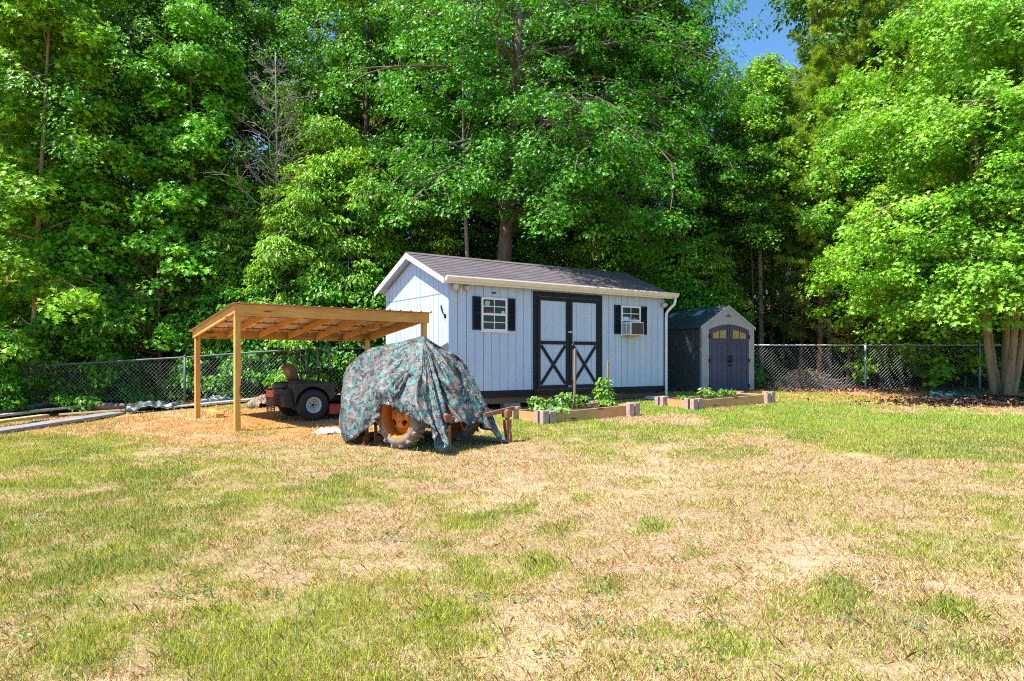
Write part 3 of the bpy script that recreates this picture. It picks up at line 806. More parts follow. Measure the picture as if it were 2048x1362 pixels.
for y in (-.30, .30):
    mb = MB(); mb.sm = True
    mb.tube([(.42, y, .45), (.44, y, .80), (.44, y, .98)], .018, 8); lv = mb.build('control_lever', M_black, mow)
    mb = MB(); mb.sm = True; mb.tube([(.44, y, .98), (.43, y, 1.10), (.40, y*.97, 1.38)], [.022, .02, .018], 8); mb.build('lever_grip', plain('grey_grip', (.16, .14, .15), .6), lv)
    mb = MB(); mb.box(.41, .47, y-.03, y+.03, .955, .985); mb.build('lever_joint', M_steel, lv)
mb = MB()
pl = [(.30, -.62), (.48, -.70), (1.05, -.68), (1.18, -.5), (1.18, .5), (1.05, .68), (.48, .70), (.30, .62)]
mb.prism(pl, 'z', .26, .285)
for k in range(len(pl)):
    a, c = pl[k], pl[(k+1) % len(pl)]
    mb.bar((a[0], a[1], .18), (c[0], c[1], .18), .012, .156)
dk = mb.build('cutting_deck', M_red, mow, .005)
mb = MB(); mb.sm = True
for y in (-.4, 0, .4): mb.lathe([(0, .42), (.10, .42), (.11, .40), (.11, .29)], 16, Matrix.Translation((.75, y, 0)))
mb.build('spindle_cover', M_black, dk)
for y in (-.40, .40):
    t, _ = wheel(mow, Vector((1.42, y, .15)), .15, .14, .07, name='caster_wheel', rim_mat=M_rim, tread=0)
    mb = MB(); mb.box(1.22, 1.48, y-.03, y+.03, .42, .47); mb.tube([(1.42, y, .42), (1.42, y, .32)], .02, 8)
    for s in (-.085, .085): mb.bar((1.42, y+s, .15), (1.42, y+s, .32), .012, .04, up=(1, 0, 0))
    mb.box(1.40, 1.44, y-.09, y+.09, .315, .33); mb.build('caster_fork', M_black, mow)

# ------------------------------------------------------------------ the old tractor
TH = math.atan2(.64, -.76)                                              # heading: away and to the left
TC = Vector((-1.18, 9.92, 0)); TZ = gz(TC.x, TC.y)
tr = empty('tractor', (TC.x, TC.y, TZ), TH, 'old tractor with rusty orange wheels and cultivator shanks under a camouflage tarp', 'tractor')
M_rust = plain('rust', (.26, .085, .03), .8, .3, 14, c2=(.38, .17, .08), bmp=.3)
M_orange = plain('orange_rim', (.74, .17, .012), .5, .2, 7, c2=(.62, .24, .04))
M_oldtyre = plain('faded_tyre', (.17, .14, .12), .85, .25, 8, c2=(.31, .27, .24), bmp=.3)
# local x = forward, y = left.  rear wheels
def lugs(t, c, r, wd, n=16):
    mb = MB(); M = Matrix.Translation(c) @ Matrix.Rotation(R(90), 4, 'X')
    for k in range(n):
        for s in (-1, 1):
            a0 = 2*PI*(k + (.5 if s > 0 else 0))/n
            B = M @ Matrix.Rotation(a0, 4, 'Z')
            d = .16
            vs = []
            for rr_ in (r*.97, r*1.075):
                for (aa, hh) in ((-.035, -.02*s), (.035, -.02*s), (d+.05, s*wd*.53), (d-.03, s*wd*.53)):
                    q = rr_*(.955 if abs(hh) > .05 else 1)
                    vs.append(B @ Vector((q*math.cos(aa), q*math.sin(aa), hh)))
            mb.add(vs, [(0,1,2,3),(4,7,6,5),(0,4,5,1),(1,5,6,2),(2,6,7,3),(3,7,4,0)])
    mb.build('tread_lug', M_oldtyre, t)
for y in (.55, -.55):
    c = Vector((0, y, .46)); 
    t, M = wheel(tr, c, .435, .23, .315, name='rear_wheel', rim_mat=M_orange, tread=0, tyre_mat=M_oldtyre, out=(1 if y > 0 else -1), plate=False)
    lugs(t, c, .435, .23)
    hb = MB(); hb.sm = True
    n = 40                                                              # dished centre with round hand holes
    for k in range(n):
        a0, a1 = 2*PI*k/n, 2*PI*(k+1)/n
        hole = (k % 10) in (3, 4, 5, 6)
        for (ra, rb, za, zb) in ((.07, .115, .035, .05), (.115, .175, .05, .03), (.175, .21, .03, -.015), (.21, .295, -.015, -.050)):
            if hole and ra == .115: continue
            hb.add([M @ Vector((rr_*math.cos(a), rr_*math.sin(a), zz)) for (rr_, a, zz) in ((ra, a0, za), (rb, a0, zb), (rb, a1, zb), (ra, a1, za))], [(0, 1, 2, 3)])
    hb.tube([M @ Vector((0, 0, -.06)), M @ Vector((0, 0, .075))], .075, 18)
    for k in range(5): hb.tube([M @ Vector((.05*math.cos(1.257*k), .05*math.sin(1.257*k), .07)), M @ Vector((.05*math.cos(1.257*k), .05*math.sin(1.257*k), .09))], .009, 6)
    hb.build('wheel_disc', M_orange, t, fixn=False)
for y in (.52, -.52):
    c = Vector((1.2, y*.9, .30))
    t, M = wheel(tr, c, .29, .14, .19, name='front_wheel', rim_mat=M_orange, tread=0, dish=.4, tyre_mat=M_oldtyre, out=(1 if y > 0 else -1))
mb = MB(); mb.prism([(.35, .62), (1.50, .70), (1.60, .90), (1.50, 1.10), (.9, 1.22), (.35, 1.14)], 'y', -.20, .20); mb.build('bonnet', plain('faded_red', (.30, .05, .03), .5, .3, 6), tr, .05)
mb = MB(); mb.box(-.25, .5, -.17, .17, .42, .75); mb.box(.5, 1.45, -.10, .10, .45, .62); mb.box(1.14, 1.26, -.42, .42, .34, .42); mb.tube([(0, -.5, .46), (0, .5, .46)], .06, 12); mb.build('chassis', M_rust, tr, .01)
mb = MB(); mb.box(-.18, .10, -.16, .16, .70, .76); mb.box(-.20, -.15, -.14, .14, .76, .86); mb.build('seat', M_black, tr, .03)
mb = MB(); mb.sm = True; q = Matrix.Translation((.42, 0, 1.22)) @ Matrix.Rotation(R(-38), 4, 'Y')
mb.lathe([(.185+.016*math.cos(2*PI*k/8), .016*math.sin(2*PI*k/8)) for k in range(8)], 28, q, closed=True)
for k in range(3): mb.tube([q @ Vector((0, 0, 0)), q @ Vector((.18*math.cos(2.1*k), .18*math.sin(2.1*k), 0))], .012, 6)
mb.tube([q @ Vector((0, 0, .02)), q @ Vector((0, 0, -.45))], .02, 8); mb.build('steering_wheel', M_black, tr)
mb = MB(); mb.sm = True; mb.tube([(.30, .02, 1.0), (.30, .02, 1.53)], .03, 8); mb.build('exhaust_pipe', M_rust, tr)
# cultivator shanks under the belly (left side)
for k, (x, y) in enumerate(((.66, .56), (.84, .58), (.46, .44))):
    mb = MB(); pts = []
    for j in range(9):
        a = R(150) - R(215)*j/8
        pts.append((x + .02 - .13*math.cos(a)*1.0, y, .22+.16*math.sin(a) - (.02*j if j > 5 else 0)))
    for a, c in zip(pts[:-1], pts[1:]): mb.bar(a, c, .05, .014, up=(0, 1, 0) if False else (0, 0, 1), ext=.004)
    mb.prism([(x+.07, .0), (x+.16, .02), (x+.13, .12), (x+.10, .12)], 'y', y-.05, y+.05)
    mb.build('cultivator_shank', M_rust, tr)
mb = MB(); mb.bar((.55, .48, .30), (1.3, .48, .34), .05, .05); mb.bar((.9, .48, .32), (.9, .1, .5), .05, .05); mb.build('cultivator_beam', M_rust, tr)
# rear toolbar and its two upright standards
mb = MB(); mb.bar((-.62, .55, .40), (-.62, -.20, .44), .05, .05); mb.bar((-.62, .1, .42), (-.15, .1, .46), .06, .05); mb.bar((-.62, -.20, .44), (-.62, -.62, .47), .05, .05)
mb.build('toolbar', M_rust, tr)
mb = MB(); mb.bar((-.665, -.42, .43), (-.72, -1.02, .50), .045, .06); mb.build('draw_bar', wood('old_bar', (.30, .17, .09), (.16, .08, .045), 'y'), tr)
for (x, y) in ((-.66, .34), (-.74, -.84)):
    mb = MB(); mb.sm = True
    mb.tube([(x, y, .22), (x, y, .50)], .028, 8); mb.sm = False
    mb.box(x-.05, x+.05, y-.06, y+.06, .38, .48); mb.box(x-.045, x+.035, y-.05, y+.05, .20, .34)
    mb.prism([(x-.06, .30), (x+.06, .32), (x+.02, .12), (x-.05, .02), (x-.07, .02)], 'y', y-.02, y+.02)
    mb.prism([(x-.07, 0), (x-.02, .02), (x+.02, .20), (x-.03, .20)], 'y', y-.055, y+.055)
    mb.build('standard', M_rust, tr)
mb = MB(); mb.sm = True
pts = [(-.66, .02 + .14*math.sin(t*PI*2/2), .46 - .20*math.sin(t*PI)) for t in np.linspace(0, 1, 9)]
pts = [(-.68, -.10+.20*t, .45-.20*math.sin(t*PI)) for t in np.linspace(0, 1, 9)]
mb.tube(pts, .008, 6); mb.build('cable', M_joist, tr)

# ------------------------------------------------------------------ camouflage tarp (cloth settled over the tractor, stored as millimetres)
PK = (.18, 0, 1.585)
NET = [  # from the peak (over the exhaust pipe) outwards to the hem, station by station round the tractor
 [PK, (.72,.02,1.47), (1.27,.05,1.37), (1.66,.08,1.10), (1.70,.10,.62), (1.72,.10,.22)],
 [PK, (.65,.10,1.44), (1.18,.18,1.31), (1.55,.28,1.04), (1.22,.62,.52), (.97,.76,.05)],
 [PK, (.50,.15,1.38), (.75,.30,1.16), (.85,.47,.86), (.76,.68,.50), (.62,.78,.17)],
 [PK, (.35,.15,1.36), (.42,.32,1.12), (.40,.55,.97), (.32,.74,.70), (.22,.80,.42)],
 [PK, (.25,.17,1.34), (.25,.35,1.08), (.20,.58,1.01), (.15,.79,.83), (.12,.82,.60)],
 [PK, (.10,.17,1.33), (.02,.36,1.06), (-.05,.58,.99), (-.11,.79,.81), (-.15,.81,.58)],
 [PK, (.03,.16,1.32), (-.12,.35,1.04), (-.23,.56,.94), (-.33,.76,.66), (-.38,.77,.47)],
 [PK, (-.02,.14,1.31), (-.22,.32,1.02), (-.40,.50,.82), (-.58,.62,.59), (-.74,.70,.36)],
 [PK, (-.05,.12,1.30), (-.28,.27,1.00), (-.48,.42,.70), (-.68,.56,.38), (-.86,.68,.06)],
 [PK, (-.08,.09,1.29), (-.32,.20,.98), (-.53,.30,.67), (-.71,.40,.38), (-.87,.48,.14)],
 [PK, (-.04,.05,1.25), (-.22,.12,.94), (-.36,.19,.71), (-.50,.25,.54), (-.64,.30,.38)],
 [PK, (-.13,.00,1.34), (-.36,.00,1.09), (-.52,.00,.83), (-.66,.00,.56), (-.76,.00,.33)],
 [PK, (-.00,-.17,1.37), (-.20,-.29,1.18), (-.36,-.28,.92), (-.57,-.27,.60), (-.72,-.26,.33)],
 [PK, (-.02,-.22,1.40), (-.22,-.38,1.25), (-.43,-.45,.88), (-.61,-.50,.50), (-.77,-.53,.15)],
 [PK, (.02,-.22,1.38), (-.15,-.42,1.20), (-.36,-.53,.80), (-.58,-.64,.40), (-.84,-.78,.0)],
 [PK, (.12,-.22,1.38), (.05,-.45,1.10), (-.02,-.62,.80), (-.10,-.75,.50), (-.20,-.85,.20)],
 [PK, (.30,-.20,1.40), (.42,-.40,1.10), (.48,-.60,.80), (.50,-.75,.50), (.50,-.85,.20)],
 [PK, (.60,-.10,1.43), (1.10,-.20,1.28), (1.52,-.32,1.00), (1.40,-.60,.50), (1.10,-.80,.08)]]
NET = np.array(NET); nS, nR = NET.shape[:2]
SUBA, SUBR = 16, 12
def cat(p0, p1, p2, p3, t):
    return .5*((2*p1)+(-p0+p2)*t+(2*p0-5*p1+4*p2-p3)*t*t+(-p0+3*p1-3*p2+p3)*t**3)
rows = []
for a in range(nS*SUBA):
    i = a//SUBA; t = (a % SUBA)/SUBA
    t = t*t*(3-2*t)*.3+t*.7
    rows.append(cat(NET[(i-1) % nS], NET[i], NET[(i+1) % nS], NET[(i+2) % nS], t))
rows = np.array(rows); TA = len(rows); out_ = []
for k in range((nR-1)*SUBR+1):
    i = min(k//SUBR, nR-2); t = k/SUBR-i
    out_.append(cat(rows[:, max(i-1, 0)] if i > 0 else rows[:, 0]*2-rows[:, 1], rows[:, i], rows[:, i+1], rows[:, min(i+2, nR-1)] if i < nR-2 else rows[:, nR-1]*2-rows[:, nR-2], t))
TV = np.stack(out_, 1); TRr = TV.shape[1]                 # (around, outwards, 3)
du = np.roll(TV, -1, 0)-np.roll(TV, 1, 0); dv = np.gradient(TV, axis=1)
nrm = np.cross(dv, du); nrm /= np.maximum(np.linalg.norm(nrm, axis=2, keepdims=True), 1e-6)
cen = np.array([.35, 0, .6]); flip = np.sign(np.sum(nrm*(TV-cen), 2, keepdims=True)); nrm = nrm*flip
AA, RR = np.meshgrid(np.arange(TA)/TA, np.arange(TRr)/(TRr-1), indexing='ij')
hx_, hy_ = TV[:, :, 0], TV[:, :, 1]+TV[:, :, 2]*.7
ca_, sa_ = np.cos(2*PI*AA), np.sin(2*PI*AA)
warp = vnoise(ca_*3+9, sa_*3+RR*1.5, .7, 5)*1.2
rid = 1-2*np.abs(vnoise(ca_*(2.3)+20+warp*.5, sa_*2.3+RR*1.1, .42, 8)-.5)          # creases running out from the peak
rid2 = 1-2*np.abs(fbm(hx_*1.0+3, hy_*1.0, .22, 12, 2)-.5)                            # crumpled sheet between them
env = np.clip(RR*2.2, 0, 1)*(.55+.45*RR)
TV = TV + nrm*((.085*(rid**3-.35)*env + .024*(rid2**3-.4)*np.clip(RR*5, 0, 1) + .016*(fbm(hx_, hy_, .07, 31, 2)-.5))[:, :, None])
TV[:, -1, 2] += .05*(vnoise(AA[:, -1]*60, AA[:, -1]*0, 1.7, 3)-.5)
TV[:, :, 2] = np.maximum(TV[:, :, 2], .012)
TV[:, 0] = np.array(PK)
mb = MB(); mb.sm = True
mb.add(TV.reshape(-1, 3).tolist(), [(i*TRr+j, i*TRr+j+1, ((i+1) % TA)*TRr+j+1, ((i+1) % TA)*TRr+j) for i in range(TA) for j in range(TRr-1)])
m, nt, b = new_mat('camouflage_tarp')
v = coords(nt)
def blotch(sc, off, lo, hi, dist=1.2):
    mp_ = nd(nt, 'ShaderNodeMapping'); mp_.inputs['Location'].default_value = off; nt.links.new(v, mp_.inputs[0])
    return ramp(nt, noise(nt, mp_.outputs[0], sc, 3, .55, dist), [(lo, (0,0,0)), (hi, (1,1,1))])
c = ramp(nt, noise(nt, v, 5, 3, .6), [(.35, (.095, .095, .095)), (.65, (.165, .165, .175))])
c = mixc(nt, blotch(7, (3, 0, 0), .50, .53), c, (.16, .085, .06))
c = mixc(nt, blotch(7, (0, 7, 1), .51, .54), c, (.014, .10, .095))
c = mixc(nt, blotch(10, (5, 2, 9), .58, .61), c, (.025, .17, .18))
c = mixc(nt, blotch(9, (1, 9, 4), .52, .55), c, (.018, .020, .026))
c = mixc(nt, blotch(13, (8, 3, 2), .60, .63), c, (.24, .21, .19))
nt.links.new(c, b.inputs['Base Color']); b.inputs['Roughness'].default_value = .52; b.inputs['Specular IOR Level'].default_value = .6
wr = noise(nt, coords(nt, (1, 1, 1.0)), 16, 4, .6, 2.2); wr2 = noise(nt, v, 46, 3, .6, 1.0)
sm2 = nd(nt, 'ShaderNodeMath', operation='MULTIPLY_ADD'); sm2.inputs[1].default_value = .35
nt.links.new(wr2, sm2.inputs[0]); nt.links.new(wr, sm2.inputs[2])
bump(nt, b, sm2.outputs[0], .55, .022)
tp = mb.build('camouflage_tarp', m, None)
sd = tp.modifiers.new('thickness', 'SOLIDIFY'); sd.thickness = .003
tp.location = (TC.x, TC.y, TZ); tp.rotation_euler = (0, 0, TH)
tag(tp, 'crumpled teal and brown camouflage tarp draped over the old tractor', 'tarp')
for i in range(8, TA, 16):                                              # brass eyelets along the hem
    p = Vector(TV[i, TRr-2]); du = Vector(TV[(i+1) % TA, TRr-2]-TV[i-1, TRr-2]); dv = Vector(TV[i, TRr-1]-TV[i, TRr-3]); nn_ = du.cross(dv).normalized()
    Mx = nn_.to_track_quat('Z', 'Y').to_matrix().to_4x4(); Mx.translation = p
    gm = MB(); gm.lathe([(.010, -.010), (.020, -.008), (.020, .010), (.010, .012)], 12, Mx, closed=True); gm.build('eyelet', M_steel, tp)

# ------------------------------------------------------------------ raised garden beds
M_paver = plain('pink_paver', (.42, .27, .23), .9, .18, 12, c2=(.52, .37, .33), bmp=.3)
M_soil = plain('dark_soil', (.10, .06, .045), .95, .4, 26, c2=(.035, .022, .018), bmp=1.0)
M_bedw = {ax: wood('bed_board_'+ax, (.62, .36, .15), (.44, .22, .08), ax) for ax in 'xy'}
def raised_bed(B, ang, ln, wd, label, slope):
    z0 = gz(B[0], B[1])
    r = empty('raised_bed', (B[0], B[1], z0), ang, label, 'raised bed', 'raised garden beds')
    zz = lambda x, y: slope*x
    h = .19
    for (p, q) in (((.03, 0), (ln-.03, 0)), ((.03, wd), (ln-.03, wd))):
        mb = MB(); mb.add([(p[0], p[1]-.02, zz(*p)-.06), (q[0], q[1]-.02, zz(*q)-.06), (q[0], q[1]+.02, zz(*q)-.06), (p[0], p[1]+.02, zz(*p)-.06), (p[0], p[1]-.02, zz(*p)+h), (q[0], q[1]-.02, zz(*q)+h), (q[0], q[1]+.02, zz(*q)+h), (p[0], p[1]+.02, zz(*p)+h)],
               [(0,3,2,1),(4,5,6,7),(0,1,5,4),(1,2,6,5),(2,3,7,6),(3,0,4,7)]); mb.build('side_board', M_bedw['x'], r, .004)
    for x in (0, ln):
        mb = MB(); mb.box(x-.02, x+.02, .03, wd-.03, zz(x, 0)-.06, zz(x, 0)+h); mb.build('end_board', M_bedw['y'], r, .004)
    mb = MB(); n = 14; k_ = 8; vs = []; fs = []
    for i in range(n+1):
        for j in range(k_+1):
            x = .02+(ln-.04)*i/n; y = .021+(wd-.042)*j/k_
            vs.append((x, y, zz(x, 0)+h-.035+random.uniform(-.018, .03)))
    for i in range(n):
        for j in range(k_): fs.append((i*(k_+1)+j, (i+1)*(k_+1)+j, (i+1)*(k_+1)+j+1, i*(k_+1)+j+1))
    mb.add(vs, fs); mb.build('soil', M_soil, r)
    for (x, y, sx, sy) in ((0, 0, -1, -1), (ln, 0, 1, -1), (0, wd, -1, 1), (ln, wd, 1, 1)):
        for (dx, dy) in ((sx*.075, sy*.075), (sx*.075, -sy*.085), (-sx*.085, sy*.075)):
            mb = MB(); cx, cy_ = x+dx, y+dy; t = random.uniform(-.012, .012)
            zb = zz(cx, 0)
            for q in (-1, 1): mb.box(cx-.066 if q < 0 else cx+.004, cx-.004 if q < 0 else cx+.066, cy_-.052, cy_+.052, zb-.05, zb+h+.045+t)
            mb.box(cx-.0045, cx+.0045, cy_-.048, cy_+.048, zb-.05, zb+h+.035+t)
            mb.build('corner_block', M_paver, r, .006)
    return r
B1 = (.59, 12.2); B2 = (3.84, 14.43); BA = math.atan2(1.24, 1.74)
bed1 = raised_bed(B1, BA, 2.14, .915, 'raised timber garden bed with the tall stakes, in front of the black doors', .032)
bed2 = raised_bed(B2, math.atan2(1.31, 2.04), 2.42, .885, 'raised timber garden bed before the resin shed, with fewer plants', .030)
M_gleaf = leafmat('garden_leaf', (1, 1, 1), .3, .4)
def inbed(bed, ang, x, y, h=.17, sl=.031):
    z0 = bed.location
    return Vector((z0.x+math.cos(ang)*x-math.sin(ang)*y, z0.y+math.sin(ang)*x+math.cos(ang)*y, z0.z+h+sl*x))
def leaves_np(P, N, A, size, asp=.55, fold=.18, cols=None, name='foliage', mat=None, parent=None, shape='kite', rg=rng):
    """leaf blades at P with normal N and axis A"""
    N = N/np.linalg.norm(N, axis=1, keepdims=True)
    A = A - N*np.sum(A*N, 1, keepdims=True); A = A/np.maximum(np.linalg.norm(A, axis=1, keepdims=True), 1e-6)
    B = np.cross(N, A); s = np.asarray(size).reshape(-1, 1)
    if shape == 'kite':
        T = [(0, 0, 0), (.42, asp*.5, fold), (1, 0, -.08), (.42, -asp*.5, fold)]; tri = [(0, 2, 1), (0, 3, 2)]
    elif shape == 'oak':
        T = [(0, 0, 0), (.30, .30*asp, .06), (.34, .10*asp, 0), (.62, .52*asp, fold), (.66, .18*asp, 0), (1, 0, -.1), (.66, -.18*asp, 0), (.62, -.52*asp, fold), (.34, -.10*asp, 0), (.30, -.30*asp, .06)]
        tri = [(0, 2, 1), (2, 4, 3), (0, 5, 4, 2), (0, 8, 6, 5), (0, 9, 8), (8, 7, 6)]
    elif shape == 'maple':
        T = [(0, 0, 0), (.10, .45*asp, .05), (.34, .20*asp, 0), (.62, .62*asp, fold), (.60, .16*asp, 0), (1, 0, -.12), (.60, -.16*asp, 0), (.62, -.62*asp, fold), (.34, -.20*asp, 0), (.10, -.45*asp, .05)]
        tri = [(0, 2, 1), (2, 4, 3), (0, 5, 4, 2), (0, 8, 6, 5), (0, 9, 8), (8, 7, 6)]
    T = np.array(T)
    V = P[:, None, :] + s[:, :, None]*(A[:, None, :]*T[None, :, 0:1] + B[:, None, :]*T[None, :, 1:2] + N[:, None, :]*T[None, :, 2:3])
    return soup(name, V, len(T), mat, cols, parent, tri)
def rcol(n, lo, hi, rg=rng):
    t = rg.random((n, 1)); lo = np.array(lo); hi = np.array(hi)
    return (lo*(1-t)+hi*t) * rg.uniform(.85, 1.12, (n, 1))
M_stem = plain('green_stem', (.16, .24, .06), .7)
def garden_plant(p, h, w, nl, size, label, cols=((.10, .26, .03), (.22, .42, .06)), shape='kite', asp=.6, low=False):
    r = empty('vegetable_plant', p, random.uniform(0, 6), label, 'plant', 'vegetables in the raised beds')
    mb = MB(); ns = 1 if not low else 5; tips = []
    for k in range(ns):
        a = 2*PI*k/ns; q = 0 if ns == 1 else w*.5
        mb.tube([(0, 0, -.02), (q*.4*math.cos(a), q*.4*math.sin(a), h*.5), (q*math.cos(a), q*math.sin(a), h*.92)], [.010, .008, .004], 5)
    mb.build('stem', M_stem, r)
    t = rng.random(nl); az = rng.random(nl)*2*PI
    rad = w*np.sqrt(rng.random(nl))*(.35+.65*np.sin(np.clip(t, .05, .95)*PI)) if not low else w*np.sqrt(rng.random(nl))
    P = np.stack([rad*np.cos(az), rad*np.sin(az), h*(.12+.86*t) if not low else h*(.4+.6*t)], 1)
    out = np.stack([np.cos(az), np.sin(az), np.zeros(nl)], 1)
    N = out*.5 + np.array([0, 0, 1.0]) + rng.normal(0, .35, (nl, 3)); A = out + np.array([0, 0, -.25]) + rng.normal(0, .3, (nl, 3))
    leaves_np(P, N, A, rng.uniform(.6, 1.1, nl)*size, asp, .15, rcol(nl, *cols), 'leaves', M_gleaf, r, shape)
    return r
A1 = BA; A2 = math.atan2(1.31, 2.04)
garden_plant(inbed(bed1, A1, .20, .50), .30, .17, 90, .10, 'leafy pepper plant nearest the left end of the staked bed')
garden_plant(inbed(bed1, A1, .62, .62), .22, .16, 70, .10, 'small pepper plant between the left end and the tall stake')
garden_plant(inbed(bed1, A1, 1.02, .62), .32, .20, 120, .11, 'bushy plant at the foot of the tall stake')
garden_plant(inbed(bed1, A1, 1.45, .66), .24, .17, 70, .11, 'medium plant between the two stakes in the bed')
garden_plant(inbed(bed1, A1, 1.92, .55), .58, .17, 170, .12, 'tallest tomato plant climbing the short stake', ((.14, .32, .03), (.30, .50, .08)))
garden_plant(inbed(bed1, A1, .32, .20), .12, .26, 60, .15, 'low broad-leaved squash plant at the front corner of the staked bed', ((.16, .32, .10), (.30, .46, .20)), asp=.9, low=True)
garden_plant(inbed(bed1, A1, 1.75, .26), .15, .18, 50, .11, 'low green plant at the right front of the staked bed', low=True)
garden_plant(inbed(bed2, A2, .95, .55), .24, .14, 80, .10, 'upright pale green plant in the middle of the far bed', ((.20, .34, .05), (.36, .50, .10)))
garden_plant(inbed(bed2, A2, 1.30, .55), .13, .17, 60, .12, 'low plant just right of the upright plant in the far bed', low=True)
garden_plant(inbed(bed2, A2, 1.72, .52), .14, .19, 70, .12, 'wide low plant towards the right of the far bed', low=True)
garden_plant(inbed(bed2, A2, .25, .45), .08, .15, 40, .10, 'flat small plant at the left end of the far bed', low=True)
M_stake = wood('stake_wood', (.36, .24, .15), (.22, .13, .08), 'z')
for (px, Y, ztop, lab) in ((1148.5, 13.3, 1.625, 'tall weathered wooden stake standing in the bed before the black doors'), (1216, 13.95, 1.37, 'shorter weathered wooden stake beside the tomato plant')):
    X = xat(px, Y); mb = MB(); z0 = gz(X, Y)
    mb.box(-.019, .019, -.019, .019, -.1, ztop-z0-.02); mb.prism([(-.019, -.019), (.019, -.019), (.019, .019), (-.019, .019)], 'z', ztop-z0-.02, ztop-z0)
    o = mb.build('wooden_stake', M_stake, None, .005); o.location = (X, Y, z0); o.rotation_euler = (R(random.uniform(-1, 1)), R(.4), R(30)); tag(o, lab, 'stake', 'stakes in the garden bed')

# ------------------------------------------------------------------ chain-link fences
M_wire = plain('fence_wire', (.30, .32, .33), .5, .2, 20, metal=.4)
def fence(pts, H, posts, label, steel):
    a = Vector((pts[0][0], pts[0][1], 0)); 
    r = empty('chain_link_fence', (pts[0][0], pts[0][1], gz(*pts[0])), 0, label, 'fence', 'chain-link fences along the wood')
    o = r.location
    P = [Vector((x, y, gz(x, y))) - o for x, y in pts]
    mb = MB(); mb.sm = True; mb.tube([p + Vector((0, 0, H)) for p in P], .024, 8); mb.build('top_rail', steel, r)
    mb = MB(); c = .098
    for p, q in zip(P[:-1], P[1:]):
        Ld = (Vector((q.x-p.x, q.y-p.y, 0))).length; d = (q-p)/Ld; nrm = Vector((-d.y, d.x, 0)).normalized()
        n = int((Ld+H)/c)
        for s in (0, 1):
            for k in range(n):
                # diagonal in the (u,z) plane clipped to the panel
                u0 = -H + k*c; z0, z1, ua, ub = .02, H-.03, u0+.02, u0+H-.03
                if ua < 0: z0 -= ua; ua = 0
                if ub > Ld: z1 -= ub-Ld; ub = Ld
                if ub <= ua: continue
                if s: A = p+d*ua+Vector((0, 0, H-z0)); B = p+d*ub+Vector((0, 0, H-z1))
                else: A = p+d*ua+Vector((0, 0, z0)); B = p+d*ub+Vector((0, 0, z1))
                off = nrm*(.004 if s else -.004)
                mb.tube([A+off, B+off], .0030, 3, cap=False)
    mb.build('mesh', M_wire, r, fixn=False)
    for (x, y) in posts:
        z = gz(x, y); mb = MB(); mb.sm = True
        q = Vector((x, y, z)) - o + Vector((0, -.035, 0))
        mb.tube([q+Vector((0, 0, -.2)), q+Vector((0, 0, H+.02))], .030, 10); mb.lathe([(.034, 0), (.034, .02), (.022, .045), (0, .052)], 10, Matrix.Translation(q+Vector((0, 0, H+.015)))); mb.build('post', steel, r)
    return r
fl_pts = [(-16, 16.5), (-12.1, 16.9), (-8.3, 17.35), (-5.3, 17.8), (-2.2, 18.2), (-.4, 18.5)]
fence(fl_pts, 1.2, [(-12.1, 16.9), (-8.3, 17.35), (-5.35, 17.8), (-2.2, 18.2)], 'chain-link fence sloping behind the carport, half covered in leaves', M_shadesteel)
fence([(6.55, 19.9), (10.18, 19.7), (13.4, 19.6), (16.6, 19.5)], 1.30, [(6.75, 19.9), (10.18, 19.7), (13.4, 19.6)], 'chain-link fence running right from the resin shed behind the maple', M_steel)

# ------------------------------------------------------------------ lumber and oddments on the left
M_grey = {0: wood('grey_board', (.40, .38, .36), (.24, .22, .21), 'x'), 1: wood('yellow_board', (.52, .40, .24), (.36, .25, .13), 'x')}
M_panel = plain('pale_metal_panel', (.25, .27, .31), .6, .25, 3, metal=.1)
def lay(name, p0, p1, w_, h_, z, mat, label, cat, bevel=.004, round_=False, group='lumber lying along the fence'):
    a = at(*p0); b_ = at(*p1); mid = (a+b_)/2; d = b_-a; Ld = d.length
    mb = MB()
    if round_: mb.sm = True; mb.tube([(-Ld/2, 0, 0), (-Ld*.1, .01, .004), (Ld/2, 0, 0)], [w_*.5, w_*.48, w_*.42], 12)
    else: mb.box(-Ld/2, Ld/2, -w_/2, w_/2, -h_/2, h_/2)
    o = mb.build(name, mat, None, bevel); o.location = (mid.x, mid.y, mid.z + z + h_/2)
    o.rotation_euler = (0, -math.asin(d.z/Ld), math.atan2(d.y, d.x)); tag(o, label, cat, group); return o
lay('metal_panel', (-40, 873), (236, 830), .36, .05, .02, M_panel, 'long pale blue metal panel lying nearest the lawn at the left', 'panel')
lay('lumber_board', (-40, 858), (90, 840), .22, .06, .07, M_grey[1], 'short yellowed board on the pale panel at the left edge', 'board')
lay('lumber_board', (-60, 852), (160, 824), .26, .05, .13, M_grey[0], 'wide grey weathered board behind the yellowed board', 'board')
lay('lumber_board', (60, 838), (225, 822), .14, .05, .16, M_grey[0], 'narrow grey board on top of the lumber pile', 'board')
lay('lumber_board', (120, 834), (262, 824), .13, .045, .04, M_grey[1], 'thin tan board at the right end of the pile', 'board')
lay('wooden_pole', (130, 828), (290, 820), .15, .13, .06, wood('pole_bark', (.24, .16, .11), (.13, .08, .055), 'x'), 'round brown wooden pole lying beside the dark tarp bundle', 'pole', 0, True)
lay('wooden_pole', (5, 840), (158, 819), .13, .12, .17, wood('pole_grey', (.33, .30, .27), (.2, .17, .15), 'x'), 'pale grey round pole on the back of the pile', 'pole', 0, True)
lay('plywood_sheet', (352, 819), (540, 801), .55, .03, .06, M_grey[0], 'flat grey plywood sheet on the ground behind the carport posts', 'plywood', group='oddments behind the carport')
